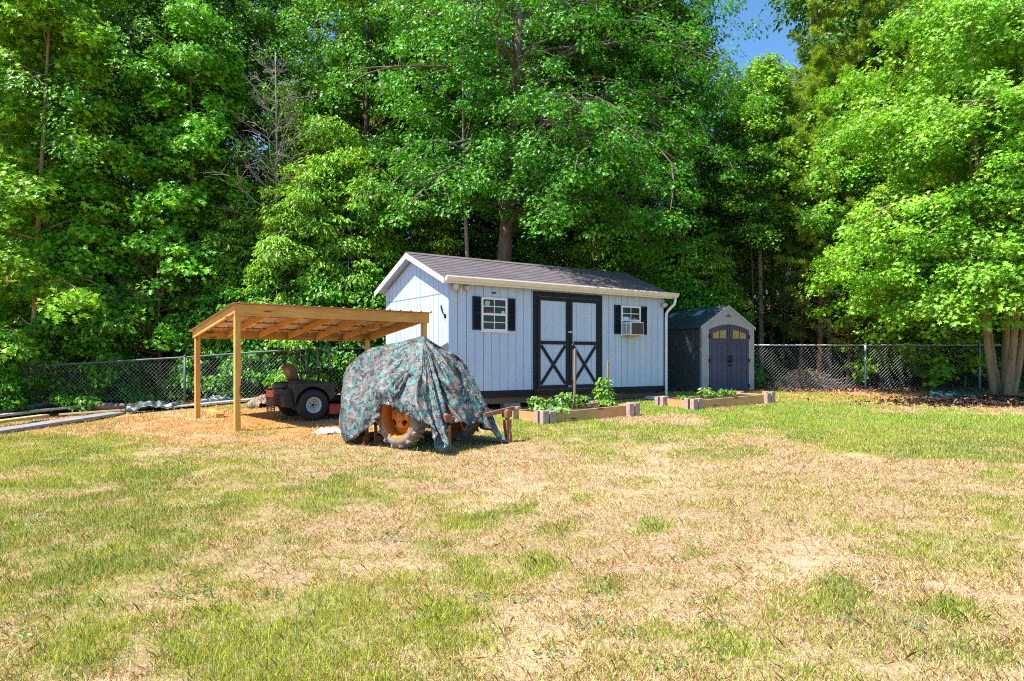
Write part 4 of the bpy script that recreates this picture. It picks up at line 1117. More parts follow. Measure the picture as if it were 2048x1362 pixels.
lay('wood_offcut', (420, 826), (440, 836), .14, .09, .0, M_pt['x'], 'short orange timber offcut on the clay between the left carport posts', 'offcut', group='oddments behind the carport')
def heap(name, p, rx, ry, h, mat, label, cat, seed, rot=0.0):
    c = at(*p); n, k = 40, 40; vs = []; fs = []
    for i in range(n+1):
        for j in range(k+1):
            u = i/n*2-1; v_ = j/k*2-1
            r_ = math.sqrt(u*u+v_*v_) + (float(vnoise(u*2+seed, v_*2, .6, seed))-.5)*.5
            hh = max(0, 1-max(r_, 0)**2.2)
            fold = abs(math.sin(7*u+4*v_+seed+3*float(vnoise(u+5, v_, .5, seed))))
            z = h*hh**.55*(.55+.6*float(vnoise(u*1.7, v_*1.7, .45, seed+3))) + .05*hh**.3*fold + .10*h*hh**.3*(float(vnoise(u*14+seed, v_*9, 1.0, seed+9))-.3) + .5*h*hh**.4*(abs(float(vnoise(u*6+seed, v_*5, 1.0, seed+4))-.5)-.12)
            vs.append((u*rx, v_*ry, z-.015+.02*math.sin(9*u)*math.cos(8*v_)*(r_ < 1)))
    for i in range(n):
        for j in range(k): fs.append((i*(k+1)+j, (i+1)*(k+1)+j, (i+1)*(k+1)+j+1, i*(k+1)+j+1))
    # keep the wobbly outline only
    keep = [f for f in fs if max(vs[q][2] for q in f) > .012]
    used = sorted({q for f in keep for q in f}); mp_ = {q: i for i, q in enumerate(used)}
    mb = MB(); mb.sm = True; mb.add([vs[q] for q in used], [[mp_[q] for q in f] for f in keep])
    o = mb.build(name, mat, None); o.location = (c.x, c.y, c.z+.0); o.rotation_euler = (0, 0, rot)
    sd = o.modifiers.new('thickness', 'SOLIDIFY'); sd.thickness = .006
    return tag(o, label, cat)
M_dtarp = plain('dark_sheet', (.014, .034, .038), .45, .5, 6, c2=(.03, .065, .07))
heap('tarp_bundle', (318, 822), .75, .33, .20, M_dtarp, 'crumpled dark teal tarp bundle by the fence post left of the carport', 'tarp', 3, .15)
heap('tarp_bundle', (432, 806), .5, .22, .15, M_dtarp, 'dark sheet bundle lying on the plywood sheet behind the carport post', 'tarp', 8, .1)
heap('canvas_bundle', (530, 814), .36, .24, .22, plain('tan_canvas', (.20, .14, .08), .8, .3, 7, c2=(.34, .28, .21)), 'crumpled tan and white canvas beside the rear of the mower', 'canvas', 12, .5)
heap('white_rag', (664, 866), .33, .12, .05, plain('rag_cloth', (.72, .68, .62), .9, .1, 9), 'crumpled white rag on the ground left of the tractor', 'rag', 21, .1)
# teal plastic trough turned over beside the maple's mulch bed
mb = MB(); pl = []
n = 20
for i, t in enumerate(np.linspace(0, PI, n)): pl.append((.20*math.cos(t), .17*max(0, math.sin(t))**.8))
mb.prism(pl, 'x', -.62, .62); mb.prism([(x*1.12, z) for x, z in ((.2, 0), (.2, .025), (-.2, .025), (-.2, 0))], 'x', -.66, .66)
c = at(1912, 795)
o = mb.build('plastic_trough', plain('teal_plastic', (.012, .065, .070), .55, .2, 5), None, .012); o.location = (c.x, c.y, c.z-.01); o.rotation_euler = (0, 0, R(-4)); tag(o, 'upturned teal plastic trough on the clay by the mulch bed', 'trough')  # teal darkened to stand in for shade under the maple
# brush pile behind the right fence
mb = MB(); rg = random.Random(5)
for k in range(300):
    a = rg.uniform(0, PI); ln = rg.uniform(.35, 1.1); cx, cyy = rg.gauss(0, .52), rg.gauss(0, .35)
    hz = max(.02, .62*math.exp(-(cx*cx/.55+cyy*cyy/.3))*rg.random()**.6)
    d = Vector((math.cos(a), math.sin(a)*.8, rg.uniform(-.28, .28))).normalized()
    p0 = Vector((cx, cyy, hz)) - d*ln/2; p1 = p0 + d*ln; mid = (p0+p1)/2 + Vector((rg.uniform(-.06, .06), rg.uniform(-.06, .06), rg.uniform(-.04, .08)))
    for q in (p0, p1): q.z = max(q.z, .0)
    mb.tube([p0, mid, p1], [.015, .012, .006], 3, cap=False)
o = mb.build('brush_pile', plain('dead_twigs', (.26, .18, .13), .9, .3, 5), None, fixn=False); o.location = (xat(1608, 21.0), 21.0, gz(8, 20)-.02); tag(o, 'heap of dry cut branches behind the right hand fence', 'brush pile')

# ------------------------------------------------------------------ trees
M_bark = {'grey': bark('grey_bark', (.17, .135, .11), (.05, .038, .03)), 'dark': bark('dark_bark', (.085, .062, .048), (.025, .018, .014)),
          'red': bark('red_bark', (.22, .10, .055), (.07, .03, .018)), 'pale': bark('pale_bark', (.30, .26, .21), (.14, .11, .09), 6),
          'dead': bark('dead_bark', (.34, .29, .26), (.18, .15, .13), 6), 'tan': bark('tan_bark', (.40, .29, .18), (.20, .13, .075), 7)}
M_leaf = leafmat('tree_leaf', (1, 1, 1), .27, .42, .35)
M_needle = leafmat('pine_needle', (1, 1, 1), .33, .5)

def curve_pts(p, d, ln, n, droop, wig, rg):
    """a limb: starts at p along d, bends towards horizontal and then droops"""
    p = np.array(p, float); d = np.array(d, float); out = [p.copy()]
    for i in range(n):
        d = d + np.array([rg.normal(0, wig), rg.normal(0, wig), rg.normal(0, wig*.6) - droop*(i+1)/n])
        d /= np.linalg.norm(d); p = p + d*ln/n; out.append(p.copy())
    return out

def make_tree(name, seed, h, r0, cb, R_, nl, per, leaf, cols, bk='grey', shape='oak', asp=1.0, elev=(20, 55), droop=.35,
              profile=None, spray=(.42, .20), trunks=1, spread=0.0, lean=(0, 0), dead_low=0, sub=6, mat=None, fold=.16, bare=False, wig=.10, nseg=14, trunk_n=8, extra=()):
    """returns an Empty with the children trunk and crown, standing at the origin"""
    rg = np.random.default_rng(seed)
    root = empty(name, (0, 0, 0))
    mb = MB(); mb.sm = True
    C = []; Dirs = []; Sz = []
    for tk in range(trunks):
        az0 = 2*PI*tk/max(trunks, 1) + .5; q = spread*(.6 if trunks > 1 else 0)
        hh = h*(1 if trunks == 1 else rg.uniform(.82, 1.0)); rr = r0*(1 if trunks == 1 else rg.uniform(.7, 1.0))
        pts = []; rad = []
        wx, wy = rg.normal(0, .05, 2)
        for i in range(nseg+1):
            t = i/nseg
            x = lean[0]*t + q*math.cos(az0)*(t**.6)*3.0 + wx*math.sin(5*t+seed)*hh*.12 + (.10*math.cos(az0) if trunks > 1 else 0)
            y = lean[1]*t + q*math.sin(az0)*(t**.6)*3.0 + wy*math.sin(4*t+2*seed)*hh*.12 + (.10*math.sin(az0) if trunks > 1 else 0)
            pts.append((x, y, hh*t - (.25 if i == 0 else 0))); rad.append(rr*(1.0-.86*t**1.1) + (rr*.35 if i == 0 else 0) + .004)
        mb.tube(pts, rad, trunk_n)
        P = np.array(pts)
        def trunk_at(z):
            i = np.searchsorted(P[:, 2], z); i = min(max(i, 1), nseg); t = (z-P[i-1, 2])/max(P[i, 2]-P[i-1, 2], 1e-6)
            return P[i-1]*(1-t)+P[i]*t, rad[i]
        nn = nl if trunks == 1 else max(3, nl//trunks)
        for k in range(nn+len(extra)):
            t = (k+rg.random())/nn if k < nn else .5
            z = cb + (hh*.97-cb)*t
            p, rt = trunk_at(z)
            az = k*2.39996 + rg.normal(0, .35) + seed
            pr = profile(t) if profile else max(.05, math.sin(PI*(.12+.80*t)))**.7
            ln = R_*pr*rg.uniform(.72, 1.12)
            if ln < .25: ln = .25
            el = R(rg.uniform(*elev))*(1.0 if t < .8 else 1.35)
            if k >= nn:
                z, az, ln, el = extra[k-nn]; p, rt = trunk_at(z)
            d = (math.cos(az)*math.cos(el), math.sin(az)*math.cos(el), math.sin(el))
            pp = curve_pts(p, d, ln, 7, droop, wig, rg)
            lr = max(.008, min(rt*.42, .0105*ln+.006))
            mb.tube(pp, [lr*(1-.8*i/7)+.003 for i in range(8)], 5, cap=False)
            PP = np.array(pp)
            for j in range(sub):
                tt = .20 + .80*(j+rg.random()*.8)/sub
                i = min(int(tt*7), 6); q0 = PP[i] + (PP[i+1]-PP[i])*(tt*7-i)
                dd = PP[i+1]-PP[i]; dd = dd/np.linalg.norm(dd)
                side = np.cross(dd, [0, 0, 1]); side /= max(np.linalg.norm(side), 1e-6)
                s = 1 if (j % 2) else -1
                d2 = dd*.55 + side*s*rg.uniform(.5, 1.0) + np.array([0, 0, rg.uniform(-.15, .35)])
                l2 = ln*rg.uniform(.22, .42)*(1.15-.4*tt)
                sp = curve_pts(q0, d2/np.linalg.norm(d2), l2, 4, droop*1.2, wig, rg)
                mb.tube(sp, [lr*.35*(1-.7*i/4)+.002 for i in range(5)], 4, cap=False)
                if bare:
                    for e in range(3):
                        d3 = d2 + rg.normal(0, .6, 3); mb.tube(curve_pts(sp[1+e], d3/np.linalg.norm(d3), l2*.8, 3, .1, .25, rg), [.006, .005, .004, .003], 3, cap=False)
                for e, fr in ((2, .8), (4, 1.0)):
                    C.append(np.array(sp[e])+rg.normal(0, 1, 3)*np.array([.14, .14, .20])*min(1, spray[0]/.4)); v = np.array(sp[e])-np.array(sp[e-1]); Dirs.append(v/np.linalg.norm(v)); Sz.append(fr*(.7+.5*rg.random()))
            C.append(PP[-1]); v = PP[-1]-PP[-2]; Dirs.append(v/np.linalg.norm(v)); Sz.append(1.0)
        for e in range(5): C.append(P[-1] + rg.normal(0, .25, 3)*np.array([1, 1, .8])); Dirs.append(np.array([0, 0, 1.0])); Sz.append(.9)
    tk = mb.build('trunk', M_bark[bk], root, fixn=False)
    if bare or per == 0: return root
    C = np.array(C); Dirs = np.array(Dirs); Sz = np.array(Sz)
    n = len(C); N0 = n*per
    Ci = np.repeat(np.arange(n), per)
    u = rg.normal(0, 1, (N0, 3)); u /= np.linalg.norm(u, axis=1, keepdims=True); u *= (rg.random((N0, 1))**.45)
    off = u*np.array([spray[0], spray[0], spray[1]])*Sz[Ci][:, None]
    rad_h = np.linalg.norm(off[:, :2], axis=1)
    off[:, 2] -= .38*rad_h**2/spray[0]                                    # sprays hang at their edges
    Pn = C[Ci] + off
    outv = off.copy(); outv[:, 2] *= .4
    ol = np.linalg.norm(outv, axis=1, keepdims=True); outv /= np.maximum(ol, 1e-6)
    edge = np.array(C)[Ci].copy() - np.array([lean[0]*.5, lean[1]*.5, 0]); edge[:, 2] = 0
    edge /= np.maximum(np.linalg.norm(edge, axis=1, keepdims=True), .5)
    Nn = np.array([0, 0, 1.0]) + .45*outv + .55*edge + rg.normal(0, .52, (N0, 3))
    An = outv*.8 + Dirs[Ci]*.6 + np.array([0, 0, -.35]) + rg.normal(0, .35, (N0, 3))
    cc = rcol(N0, cols[0], cols[1], rg) * (rg.uniform(.74, 1.16, (n, 1))[Ci])  # random tone per spray, widened downwards to suggest shaded gaps
    # young reddish / yellow leaves at spray tips
    tip = (rg.random(N0) < .05); cc[tip] = cc[tip]*np.array([1.8, 1.15, .9])
    leaves_np(Pn, Nn, An, rg.uniform(.5, 1.25, N0)*leaf, asp, fold, np.clip(cc, 0, 1), 'crown', mat or M_leaf, root, shape)
    return root

def make_pine(name, seed, h, r0, cb, R_, whorls, cols, bk='red', tufts=8, nee=46, ln_=.20, dead=6):
    rg = np.random.default_rng(seed); root = empty(name, (0, 0, 0)); mb = MB(); mb.sm = True
    pts = [(.06*math.sin(3*t+seed), .06*math.cos(4*t+seed), h*t-(.25 if t == 0 else 0)) for t in np.linspace(0, 1, 12)]
    mb.tube(pts, [r0*(1-.88*t)+.006+(r0*.3 if t == 0 else 0) for t in np.linspace(0, 1, 12)], 8)
    C = []; D_ = []
    for k in range(whorls):
        t = (k+rg.random()*.6)/whorls; z = cb+(h*.98-cb)*t
        ln0 = R_*max(1-t, .02)**.75*(.55+.45*min(1, t*5))+.25
        for j in range(5):
            az = 2*PI*j/5+rg.normal(0, .3)+k*1.1; ln = ln0*rg.uniform(.65, 1.15); el = R(rg.uniform(0, 30)+35*t)
            d = (math.cos(az)*math.cos(el), math.sin(az)*math.cos(el), math.sin(el))
            pp = curve_pts((0, 0, z), d, ln, 6, -.05, .08, rg)
            mb.tube(pp, [.020*(1-.8*i/6)*(.5+ln/R_)+.002 for i in range(7)], 4, cap=False)
            PP = np.array(pp)
            for e in range(tufts):
                tt = .25+.75*e/(tufts-1); i = min(int(tt*6), 5); q = PP[i]+(PP[i+1]-PP[i])*(tt*6-i)
                dd = PP[i+1]-PP[i]; dd = dd/np.linalg.norm(dd); side = np.cross(dd, [0, 0, 1]); side /= max(np.linalg.norm(side), 1e-6)
                s = (1 if e % 2 else -1)*rg.uniform(.1, .32)*ln*(1.1-tt); q2 = q+side*s+dd*abs(s)*.8+np.array([0, 0, .05])
                if abs(s) > .1: mb.tube([q, q2], [.006, .004], 3, cap=False)
                C.append(q2); v = dd+side*np.sign(s)*.6+np.array([0, 0, .45]); D_.append(v/np.linalg.norm(v))
    for k in range(dead):
        z = rg.uniform(1.5, max(cb, 2)); az = rg.random()*6.28; el = R(rg.uniform(-10, 25))
        mb.tube(curve_pts((0, 0, z), (math.cos(az)*math.cos(el), math.sin(az)*math.cos(el), math.sin(el)), rg.uniform(.5, 1.4), 4, .1, .15, rg), [.012, .010, .008, .005, .003], 4, cap=False)
    mb.build('trunk', M_bark[bk], root, fixn=False)
    C = np.array(C); D_ = np.array(D_); n = len(C); N0 = n*nee; Ci = np.repeat(np.arange(n), nee)
    A = D_[Ci]*.9 + rg.normal(0, .55, (N0, 3)); Nn = rg.normal(0, 1, (N0, 3))
    P = C[Ci] - D_[Ci]*.10*rg.random((N0, 1)) + rg.normal(0, .03, (N0, 3))
    cc = rcol(N0, cols[0], cols[1], rg)*(rg.uniform(.8, 1.2, (n, 1))[Ci])
    leaves_np(P, Nn, A, rg.uniform(.7, 1.2, N0)*ln_, .085, .0, np.clip(cc, 0, 1), 'crown', M_needle, root, 'kite')
    return root

def put(t, X, Y, sc=1.0, rz=0.0, label=None, group=None, cat='tree', tilt=(0, 0), sz=None):
    t.location = (X, Y, gz(X, Y)); t.scale = (sc, sc, sz or sc); t.rotation_euler = (tilt[0], tilt[1], rz); tag(t, label, cat, group); return t

GRN = ((.060, .235, .014), (.155, .42, .03))          # fresh mid green
LUS = ((.11, .36, .013), (.27, .58, .03))           # lush sunlit green
DRK = ((.030, .12, .012), (.075, .22, .022))       # wood green, darkened to stand in for deep shade
LIT = ((.16, .41, .025), (.32, .61, .05))           # pale maple
YEL = ((.15, .37, .025), (.30, .54, .045))           # yellow green
PIN = ((.20, .36, .03), (.38, .55, .05))
# --- the tall oak right behind the shed
oak = make_tree('oak_tree', 11, 15.5, .27, 4.6, 5.3, 44, 74, .108, GRN, 'grey', 'oak', 1.0, (5, 45), .30, lambda t: (.62+.75*math.sin(PI*min(1, t*1.15+.08)))*.8 if t < .8 else .62-.35*(t-.8)/.2, (.44, .25), lean=(1.0, .2), sub=8, trunk_n=12,
                extra=[(6.2, R(-48), 5.2, R(24)), (5.2, R(-22), 5.6, R(22)), (6.8, R(-62), 5.0, R(30)), (7.2, R(-30), 5.6, R(26)), (6.4, R(-8), 5.4, R(20)), (6.0, R(-125), 4.6, R(25)), (9.0, R(-5), 6.2, R(22)), (10.2, R(-25), 6.0, R(25)), (8.2, R(12), 6.0, R(20)), (11.2, R(5), 5.4, R(28)), (7.6, R(-15), 6.2, R(15)), (6.6, R(-70), 5.4, R(14)), (7.4, R(-58), 5.6, R(14)), (6.0, R(-64), 4.6, R(12)), (5.4, R(-61), 4.4, R(10)), (5.6, R(-45), 4.8, R(10)), (5.3, R(-33), 4.8, R(9)), (6.2, R(-52), 4.6, R(12)), (5.0, R(-20), 5.2, R(12)), (6.4, R(-38), 5.0, R(12)), (6.5, R(-66), 5.0, R(13)), (6.6, R(-56), 5.4, R(13)), (6.8, R(-46), 6.0, R(12)), (6.9, R(-72), 4.6, R(14)), (7.4, R(-60), 5.6, R(13)), (6.3, R(-50), 5.0, R(12)), (11, R(0), 7.2, R(24)), (10, R(8), 7.4, R(20)), (9.4, R(-10), 7.0, R(22)), (12, R(-4), 6.8, R(24))])
put(oak, xat(992, 20.6), 20.6, 1, 0, 'tallest thick-trunked oak rising just behind the white shed, trunk furrowed and grey')
# --- maples at the far left
mapL = make_tree('maple_tree', 21, 12.0, .085, 1.3, 3.2, 38, 70, .135, LUS, 'tan', 'maple', 1.15, (15, 50), .35, lambda t: (1-.62*t)*(.72+.28*min(1, t*6)), (.48, .27), lean=(.35, 0), sub=6)
put(mapL, xat(70, 18.2), 18.2, 1, 0, 'slender pale-stemmed maple at the far left, broad bright leaves down to the fence', 'broadleaf trees along the fence')
forA = make_tree('broadleaf_tree', 31, 14.5, .16, 3.8, 3.9, 38, 74, .112, GRN, 'dark', 'oak', .9, (10, 50), .32, lambda t: .62+.42*math.sin(PI*min(1, t*1.1)) if t < .85 else .55, (.50, .28), sub=7)
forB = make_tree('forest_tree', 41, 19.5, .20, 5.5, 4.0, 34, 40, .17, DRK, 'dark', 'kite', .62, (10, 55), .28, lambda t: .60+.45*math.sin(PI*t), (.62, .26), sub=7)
hick = make_tree('hickory_sapling', 51, 6.2, .055, .7, 2.5, 30, 78, .135, YEL, 'pale', 'kite', .42, (10, 40), .62, lambda t: (1.0-.55*t)*(.7+.3*min(1, t*5)), (.42, .15), sub=6)
gum = make_tree('sweetgum_tree', 67, 11.6, .10, 5.4, 2.8, 38, 74, .112, LIT, 'pale', 'maple', 1.05, (10, 50), .30, lambda t: (1-.68*t)*(.6+.4*min(1, t*5)), (.46, .27), sub=7)
slim = make_tree('slender_tree', 61, 10.5, .085, 5.6, 2.3, 20, 50, .125, GRN, 'pale', 'oak', .9, (15, 55), .25, None, (.45, .2), lean=(-.5, 0), sub=5)
mapR = make_tree('ornamental_maple', 71, 11.2, .105, 2.9, 4.9, 68, 92, .100, LIT, 'tan', 'maple', 1.1, (4, 60), .27, lambda t: (1.05-.62*t)*(.75+.25*min(1, t*5)), (.48, .28), trunks=5, spread=.52, sub=8,
                 extra=[(2.9, R(-108), 2.3, R(12)), (3.6, R(-150), 2.8, R(10)), (4.3, R(-75), 2.5, R(14)), (5.2, R(-118), 2.6, R(16)), (3.3, R(-195), 2.9, R(6)), (6.2, R(-95), 2.6, R(18))])
shrub = make_tree('shrub', 81, 2.7, .035, .15, 1.35, 20, 60, .125, GRN, 'dark', 'kite', .62, (10, 60), .45, lambda t: 1-.45*t, (.36, .17), sub=5)
sapl = make_tree('maple_sapling', 85, 2.6, .03, .5, 1.1, 14, 34, .12, LIT, 'pale', 'maple', 1.0, (5, 45), .4, lambda t: 1-.4*t, (.30, .10), sub=4)
pineA = make_pine('pine_tree', 91, 15, .13, 5.2, 2.6, 22, PIN, 'red', 8, 60, .22)
pineB = make_pine('young_pine', 95, 5.2, .06, 1.3, 1.35, 13, ((.08, .18, .02), (.15, .26, .035)), 'red', 7, 40, .13, 4)
deadT = make_tree('dead_tree', 101, 9.6, .055, 4.2, 2.5, 34, 0, .1, GRN, 'dead', bare=True, elev=(5, 60), droop=-.05, profile=lambda t: .9-.6*t, sub=6, wig=.16, lean=(-.1, 0))
put(deadT, xat(557, 19.7), 19.7, 1.03, .5, 'leafless dead tree with pale grey trunk and bare twigs above the carport', cat='dead tree')
put(mapR, xat(2006, 17.3), 17.3, 1, .3, 'pale green maple on five smooth tan stems in the mulch bed at the right')
put(hick, xat(600, 19.2), 19.2, 1, 0, 'yellow-green drooping hickory right above the carport roof, nearest of its kind', 'small hickories behind the fence')
put(gum, xat(1520, 23.5), 23.5, .95, 0, 'pale green sweetgum closing the foot of the sky gap', 'sweetgums of the right hand wood')
put(slim, xat(945, 20.4), 20.4, 1, 1, 'slender pale trunk rising from the shed ridge just left of the oak')
put(forA, xat(215, 20.6), 20.6, 1, .4, 'dark trunk broadleaf tree second from the far left, behind the maples', 'broadleaf trees along the fence')
put(forB, xat(640, 27), 27, 1, .2, 'big dark trunk deep in the wood above the dead tree', 'tall trees deep in the wood')
put(pineA, xat(1640, 23.6), 23.6, .94, 0, 'pine whose pointed top stands at the right edge of the sky gap', 'pines of the right hand wood')
put(pineB, xat(316, 18.9), 18.9, 1, 0, 'small scrubby pine with reddish trunk between the leafy shrubs left of the carport', 'young pines')
put(shrub, xat(420, 19.0), 19.0, 1, 0, 'leafy shrub behind the fence directly left of the tall carport post', 'leafy shrubs behind the fence', cat='shrub')
put(sapl, xat(1800, 20.6), 20.6, 1, 0, 'light green sapling leaning over the right fence by the post', 'saplings at the right hand fence', cat='sapling')

def more(proto, lst, group, cat='tree'):
    for i, (px, Y, sc, rz, lab) in enumerate(lst):
        c = copy_tree(proto); put(c, xat(px, Y), Y, sc, rz, lab, group, cat)
more(mapL, [(395, 20.2, .93, 4.1, 'bright broad-leaved maple rising behind the small scrubby pine'),
            (170, 19.2, .80, 1.2, 'maple with leaves hanging over the left part of the fence'), (2110, 20.5, .95, .9, 'maple cut off by the right edge behind the five-stemmed maple')], 'broadleaf trees along the fence')
more(forA, [(300, 24.0, 1.0, 2.2, 'tall broadleaf tree behind the maples at the left, third trunk in'), (60, 24.5, 1.02, 3.7, 'tall broadleaf tree behind the far left maple'),
            (735, 23.2, .98, 1.1, 'tall broadleaf tree left of the oak, behind the dead tree'), (480, 22.5, .96, 5.0, 'tall broadleaf tree behind the dead tree on its left'),
            (1215, 24.0, .98, 4.3, 'tall broadleaf tree right of the oak with a forked limb'), (1290, 24.5, .96, .3, 'tall broadleaf tree forming the left edge of the sky gap'),
            (1135, 26.5, 1.03, 3.0, 'tall broadleaf tree seen between the oak and the forked tree'), (865, 27.0, 1.05, 5.6, 'tall broadleaf tree filling the gap left of the slender pale trunk')], 'broadleaf trees along the fence')
more(forB, [(150, 30, 1.0, 1.7, 'dark trunk deep in the wood at the far left'), (380, 29, 1.04, 2.9, 'dark trunk deep in the wood behind the small pine'),
            (800, 31, 1.05, .9, 'dark trunk deep in the wood above the shed gable'), (1050, 32, 1.0, 4.0, 'dark trunk deep in the wood behind the oak'),
            (1230, 30, 1.0, 5.1, 'dark trunk deep in the wood above the shed roof'), (1700, 30, .72, 2.3, 'dark trunk deep in the wood above the brush pile'),
            (1850, 29, .98, 3.3, 'dark trunk deep in the wood behind the light saplings'), (2030, 29, 1.02, .5, 'dark trunk deep in the wood behind the five-stemmed maple')], 'tall trees deep in the wood')
more(gum, [(1660, 22.4, .82, 2.0, 'pale green sweetgum between the pointed pine and the maple crown'), (1765, 21.6, .80, 3.6, 'pale green sweetgum behind the upper left maple boughs'), (1440, 26.0, .80, 5.0, 'pale green sweetgum at the lower left of the sky gap'), (20, 20.0, 1.08, 2.4, 'pale green sweetgum in the top left corner')], 'sweetgums of the right hand wood')
pole = make_tree('forest_pole', 63, 14.5, .075, 8.5, 2.2, 16, 30, .17, DRK, 'dark', 'kite', .62, (15, 55), .25, None, (.5, .2), sub=5)
for zone, (lab, spots) in enumerate((('thin dark trunk in the shade of the wood above the shed roof', ((845, 23.0), (895, 24.6), (1085, 23.6), (1160, 25.2), (1195, 22.6), (1255, 22.9), (1330, 23.8), (820, 25.4))),
                       ('thin dark trunk in the shade right of the resin shed', ((1432, 23.0), (1500, 22.0), (1562, 23.2), (1612, 24.8), (1668, 23.6), (1715, 24.4), (1790, 23.0))),
                       ('thin dark trunk in the shade at the left behind the fence', ((110, 22.4), (252, 22.8), (345, 22.0), (445, 24.0), (510, 23.2))))):
    for k, (px, Y) in enumerate(spots):
        c = pole if zone == 0 and k == 0 else copy_tree(pole)
        put(c, xat(px, Y), Y, (1.0+.06*math.sin(7*px))*(.52 if 1400 < px < 1640 else 1), px*1.7, lab, 'thin trunks within the wood', tilt=(.03*math.sin(px), .035*math.cos(px*1.3)))
more(hick, [(470, 19.9, .88, 1.4, 'yellow-green hickory over the left half of the carport roof'), (705, 19.9, 1.12, 2.5, 'yellow-green hickory between the carport and the shed gable'),
            (640, 21.2, 1.35, 4.4, 'taller hickory directly behind the dead tree'), (1300, 24.2, .95, 3.2, 'hickory with sunlit tiers above the right end of the shed roof'),
            (1180, 23.4, .85, 5.2, 'hickory with low leaves over the middle of the shed roof'), (860, 22.8, .9, .7, 'hickory low behind the shed ridge left of the slender trunk'),
            (1415, 22.5, .8, 1.9, 'shaded hickory hanging above the resin shed roof')], 'small hickories behind the fence')
more(pineA, [(1748, 22.8, 1.0, 1.2, 'pine with bare reddish lower trunk left of the maple crown'), (1690, 24.2, 1.02, 2.1, 'pine set back between the pointed pine and the maple'),
             (1840, 24.2, 1.08, 3.3, 'tall pine above the upper left of the maple crown'), (1960, 25.0, 1.05, 4.2, 'tall pine above the maple at the right edge'),
             (1466, 25.4, .62, .6, 'thin shaded pine nearest the right eave of the white shed'), (1545, 24.6, .55, 5.2, 'thin shaded pine directly above the resin shed door'),
             (1640, 22.2, .74, 2.9, 'thin pine trunk behind the brush pile'), (712, 24.8, .95, 1.8, 'reddish pine trunk standing left of the slender pale trunk'),
             (1885, 21.2, .82, .1, 'thick reddish trunk behind the fence just left of the tan stems'), (1922, 21.8, .70, 1.0, 'thinner reddish trunk between the thick one and the tan stems'),
             (2075, 21.5, .8, 2.0, 'reddish pine trunk at the right edge of the picture'), (1590, 27.5, .66, 3.9, 'thin dark pine trunk deep between two pines above the resin shed')], 'pines of the right hand wood')
more(pineB, [(1700, 21.6, .95, 1.9, 'young pine in the shade left of the maple boughs'), (1600, 22.8, 1.1, .8, 'young pine in the dark gap right of the resin shed')], 'young pines')
more(shrub, [(-5, 16.3, .72, 1.0, 'leafy shrub pressed against the fence at the left edge'), (140, 17.9, .9, 2.2, 'leafy shrub covering the fence just right of the first post'),
             (215, 17.9, .9, 3.1, 'leafy shrub at the left end of the visible wire'), (330, 19.9, 1.0, 4.1, 'leafy shrub behind the fence post left of the carport'),
             (510, 18.9, 1.05, .4, 'leafy shrub seen through the carport next to its front post'), (585, 18.9, .95, 1.6, 'leafy shrub directly behind the mower seat'),
             (660, 18.9, 1.1, 2.7, 'leafy shrub behind the mower levers'), (735, 19.0, 1.1, 3.8, 'leafy shrub in the gap between the carport and the shed'),
             (800, 19.6, 1.1, 4.8, 'leafy shrub half hidden by the shed gable'), (470, 20.5, 1.25, 5.5, 'taller shrub set back above the carport beam'),
             (90, 20.2, 1.25, 5.0, 'taller shrub set back at the far left'),
             (1440, 21.6, 1.0, 2.0, 'shaded shrub right behind the resin shed'), (1350, 21.5, 1.15, 1.3, 'shaded shrub between the two sheds'),
             (1960, 21.0, .85, 3.4, 'shrub behind the tan stems of the maple'), (2050, 20.6, 1.0, 4.4, 'shrub at the right edge behind the fence')], 'leafy shrubs behind the fence', 'shrub')
more(sapl, [(1865, 20.4, 1.05, 1.5, 'light green sapling behind the thick reddish trunk'), (1930, 20.3, .9, 2.8, 'light green sapling nearest the tan stems'), (1780, 21.5, 1.5, 4.0, 'tallest light green sapling beneath the maple boughs')], 'saplings at the right hand fence', 'sapling')

# --- the far wood: reads as one mass
rgw = np.random.default_rng(500)
nC = 9500
Xw = rgw.uniform(-44, 44, nC); Yw = rgw.uniform(29, 45, nC); Zw = 23*rgw.random(nC)**1.7
u_ = Xw/Yw; lim = np.where((u_ > .24) & (u_ < .50), 1.4+.385*Yw, 99)
keep = Zw < lim; Xw, Yw, Zw = Xw[keep], Yw[keep], Zw[keep]; nC = len(Xw); per = 26
Xl = rgw.uniform(-40, 44, 6000); Yl = rgw.uniform(27.5, 41, 6000); Zl = 9*rgw.random(6000)**1.3+.2
Xw = np.concatenate([Xw, Xl]); Yw = np.concatenate([Yw, Yl]); Zw = np.concatenate([Zw, Zl])
k_ = ~((np.abs(Xw+15.6) < 7) & (Yw < 35) & (Zw < 4.4)); Xw, Yw, Zw = Xw[k_], Yw[k_], Zw[k_]; nC = len(Xw)
Ci = np.repeat(np.arange(nC), per); N0 = nC*per
u = rgw.normal(0, 1, (N0, 3)); u /= np.linalg.norm(u, axis=1, keepdims=True); u *= rgw.random((N0, 1))**.4
off = u*np.array([.95, .95, .42]); off[:, 2] -= .3*(off[:, 0]**2+off[:, 1]**2)
P = np.stack([Xw, Yw, Zw+.3], 1)[Ci]+off
Nn = np.array([0, 0, 1.0])+.4*off+rgw.normal(0, .45, (N0, 3)); An = off+rgw.normal(0, .3, (N0, 3))+np.array([0, 0, -.3])
cc = rcol(N0, (.022, .085, .010), (.065, .18, .020), rgw)*(rgw.uniform(.75, 1.25, (nC, 1))[Ci])  # leaf colour darkened to deepen the shade of the far wood
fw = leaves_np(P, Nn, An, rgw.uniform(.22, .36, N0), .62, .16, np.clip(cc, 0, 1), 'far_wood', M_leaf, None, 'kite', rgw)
tag(fw, 'far wood of mixed trees closing the view behind everything', 'wood', kind='stuff')

